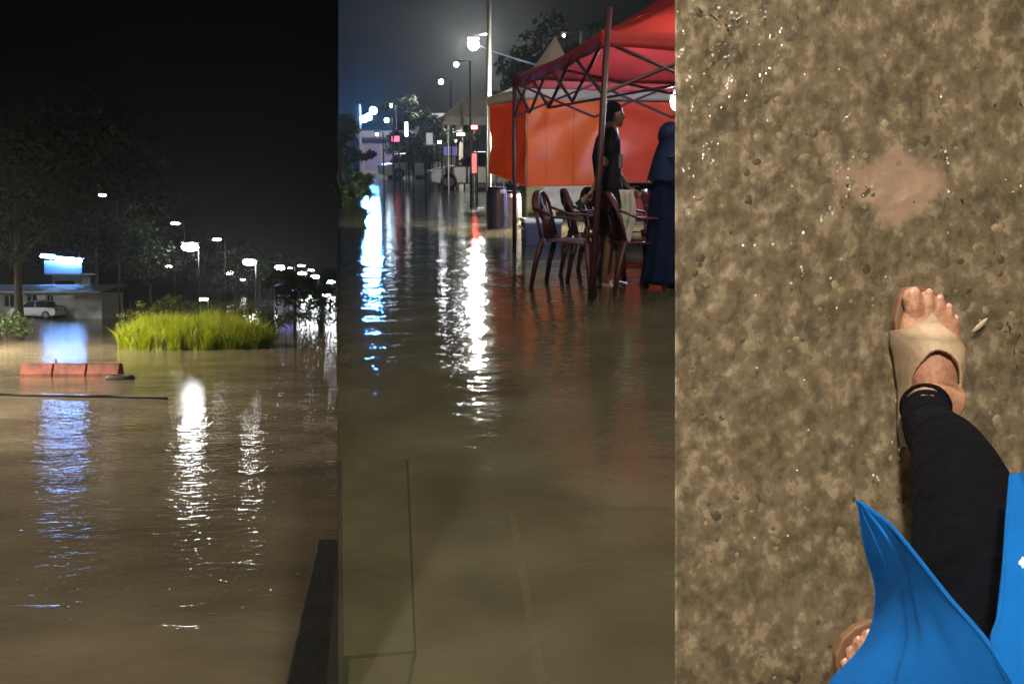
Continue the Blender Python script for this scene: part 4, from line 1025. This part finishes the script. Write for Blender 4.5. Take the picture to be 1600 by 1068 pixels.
# left panel: a surface between the two edges
def ruled(ea, eb_, seed, name, nu=110, nv=70, bulge=.03):
    def pl(e, t_):
        f_ = t_ * (len(e) - 1); i = min(int(f_), len(e) - 2); k = f_ - i
        p0, p1, p2, p3 = e[max(i - 1, 0)], e[i], e[i + 1], e[min(i + 2, len(e) - 1)]
        return .5 * ((2 * p1) + (-p0 + p2) * k + (2 * p0 - 5 * p1 + 4 * p2 - p3) * k ** 2 + (-p0 + 3 * p1 - 3 * p2 + p3) * k ** 3)
    def f(u, v):
        p = pl(ea, u).lerp(pl(eb_, u), v); w = math.sin(math.pi * v)
        return p + Vector((0, 0, bulge * w * min(1, u * 4) + .011 * math.sin(v * 13 + u * 5 + 2.5 * nz(u * 3, v * 3, seed)) * w + .016 * nz(u * 5, v * 6, seed) * w + .0025 * nz(u * 16, v * 12, seed) * w))
    return MB().grid(f, nu, nv)
dm = ruled(el, er, 1, 'l')
ea2 = [tipR, D3(1575, 800, .55), D3(1570, 880, .62), D3(1562, 960, .69), slit, D3(1640, 1180, .80), D3(1760, 1500, .90)]
eb2 = [D3(1660, 730, .44), D3(1690, 800, .5), D3(1720, 880, .56), D3(1750, 960, .6), D3(1800, 1020, .66), D3(1900, 1180, .76), D3(2000, 1500, .86)]
d2 = ruled(ea2, eb2, 4, 'r'); dm.add(d2.v, d2.f)
dr = dm.build('dress', M_blue, walker, smooth=True, solid=.003)
bl_ = 111 * 71
for base_, nm in ((0, 'l'), (bl_, 'r')):
    for col_ in (0, 70):
        MB().tube([dm.v[base_ + u * 71 + col_] for u in range(0, 111, 2)], .0022, 6).build('hem', M_blue, dr, smooth=True)
M_mot = mat('white_motif', (.75, .76, .78), .6)
from mathutils.bvhtree import BVHTree
bvh = BVHTree.FromPolygons([Vector(v) for v in dm.v], dm.f); eye_ = Vector((0, 0, H3)) - base3
for (px, py, sx, sy) in ((1447, 942, 7, 12), (1599, 878, 7, 8), (1353, 830, 8, 4)):
    N_ = 11; ring = []
    for k in range(N_ + 1):
        k2 = (1 + .3 * math.sin(k * 2.6)) if k < N_ else 0
        tgt = D3(px + sx * k2 * math.cos(6.283 * k / N_), py + sy * k2 * math.sin(6.283 * k / N_), .3); dv = (tgt - eye_).normalized()
        h_ = bvh.ray_cast(eye_, dv)
        if h_[0]: ring.append(h_[0] - dv * .0035)
    if len(ring) == N_ + 1: MB().add(ring, [(k, (k + 1) % N_, N_) for k in range(N_)]).build('printed_motif', M_mot, dr)

# leaf scrap, splash beads and pale flecks standing in for water glints
mb = MB(); p = g3(1530, 508, .006); mb.grid(lambda u, v: (p.x + (u - .5) * .022 + (v - .5) * .003, p.y + (u - .5) * .02 + (v - .5) * .006 * math.sin(math.pi * u) * -1, .006 + .003 * math.sin(math.pi * u)), 8, 3)
tag(mb.build('leaf_scrap', mat('pale_scrap', (.5, .42, .3), .3), smooth=True, solid=.001), 'pale curled scrap floating right of the beige shoe', 'scrap')
rnd = random.Random(5); mb = MB()
M_bead = mat('water_bead', (.6, .58, .52), .05, coat=1)
for (cx, cyy, sx, sy, n_) in ((1150, 30, 45, 30, 12), (1125, 80, 30, 12, 8), (1385, 700, 35, 20, 8), (1325, 290, 4, 30, 5), (1480, 275, 5, 30, 5), (1370, 745, 20, 6, 5), (1254, 425, 2, 12, 5), (1580, 300, 12, 25, 3), (1300, 500, 200, 260, 14)):
    for i in range(n_):
        p = g3(rnd.gauss(cx, sx * .5), rnd.gauss(cyy, sy * .5), .005); r = rnd.uniform(.0007, .0018)
        if p.x < xl + .01: continue
        mb.ball(p, (r * rnd.uniform(1, 2), r * rnd.uniform(1, 2), r * .6), 6, 4)
o = mb.build('foam_and_glint_flecks', M_bead, smooth=True); tag(o, 'pale droplets, foam and glint flecks scattered on the shallow water', 'foam', kind='stuff')
settle(3)

# =================================================================== night haze
hz = MB(); hz.box((-250, 350, 60), (1800, 1200, 400))
hm = bpy.data.materials.new('haze'); hm.use_nodes = True; n = hm.node_tree.nodes
n.remove(n['Principled BSDF']); pv_ = n.new('ShaderNodeVolumePrincipled')
pv_.inputs['Color'].default_value = (.85, .9, .95, 1); pv_.inputs['Density'].default_value = .00028; pv_.inputs['Anisotropy'].default_value = .75
hm.node_tree.links.new(pv_.outputs[0], n['Material Output'].inputs['Volume'])
HAZE = True
if HAZE:
    o = hz.build('haze', hm); tag(o, 'thin night haze over the whole place', 'haze', kind='stuff')
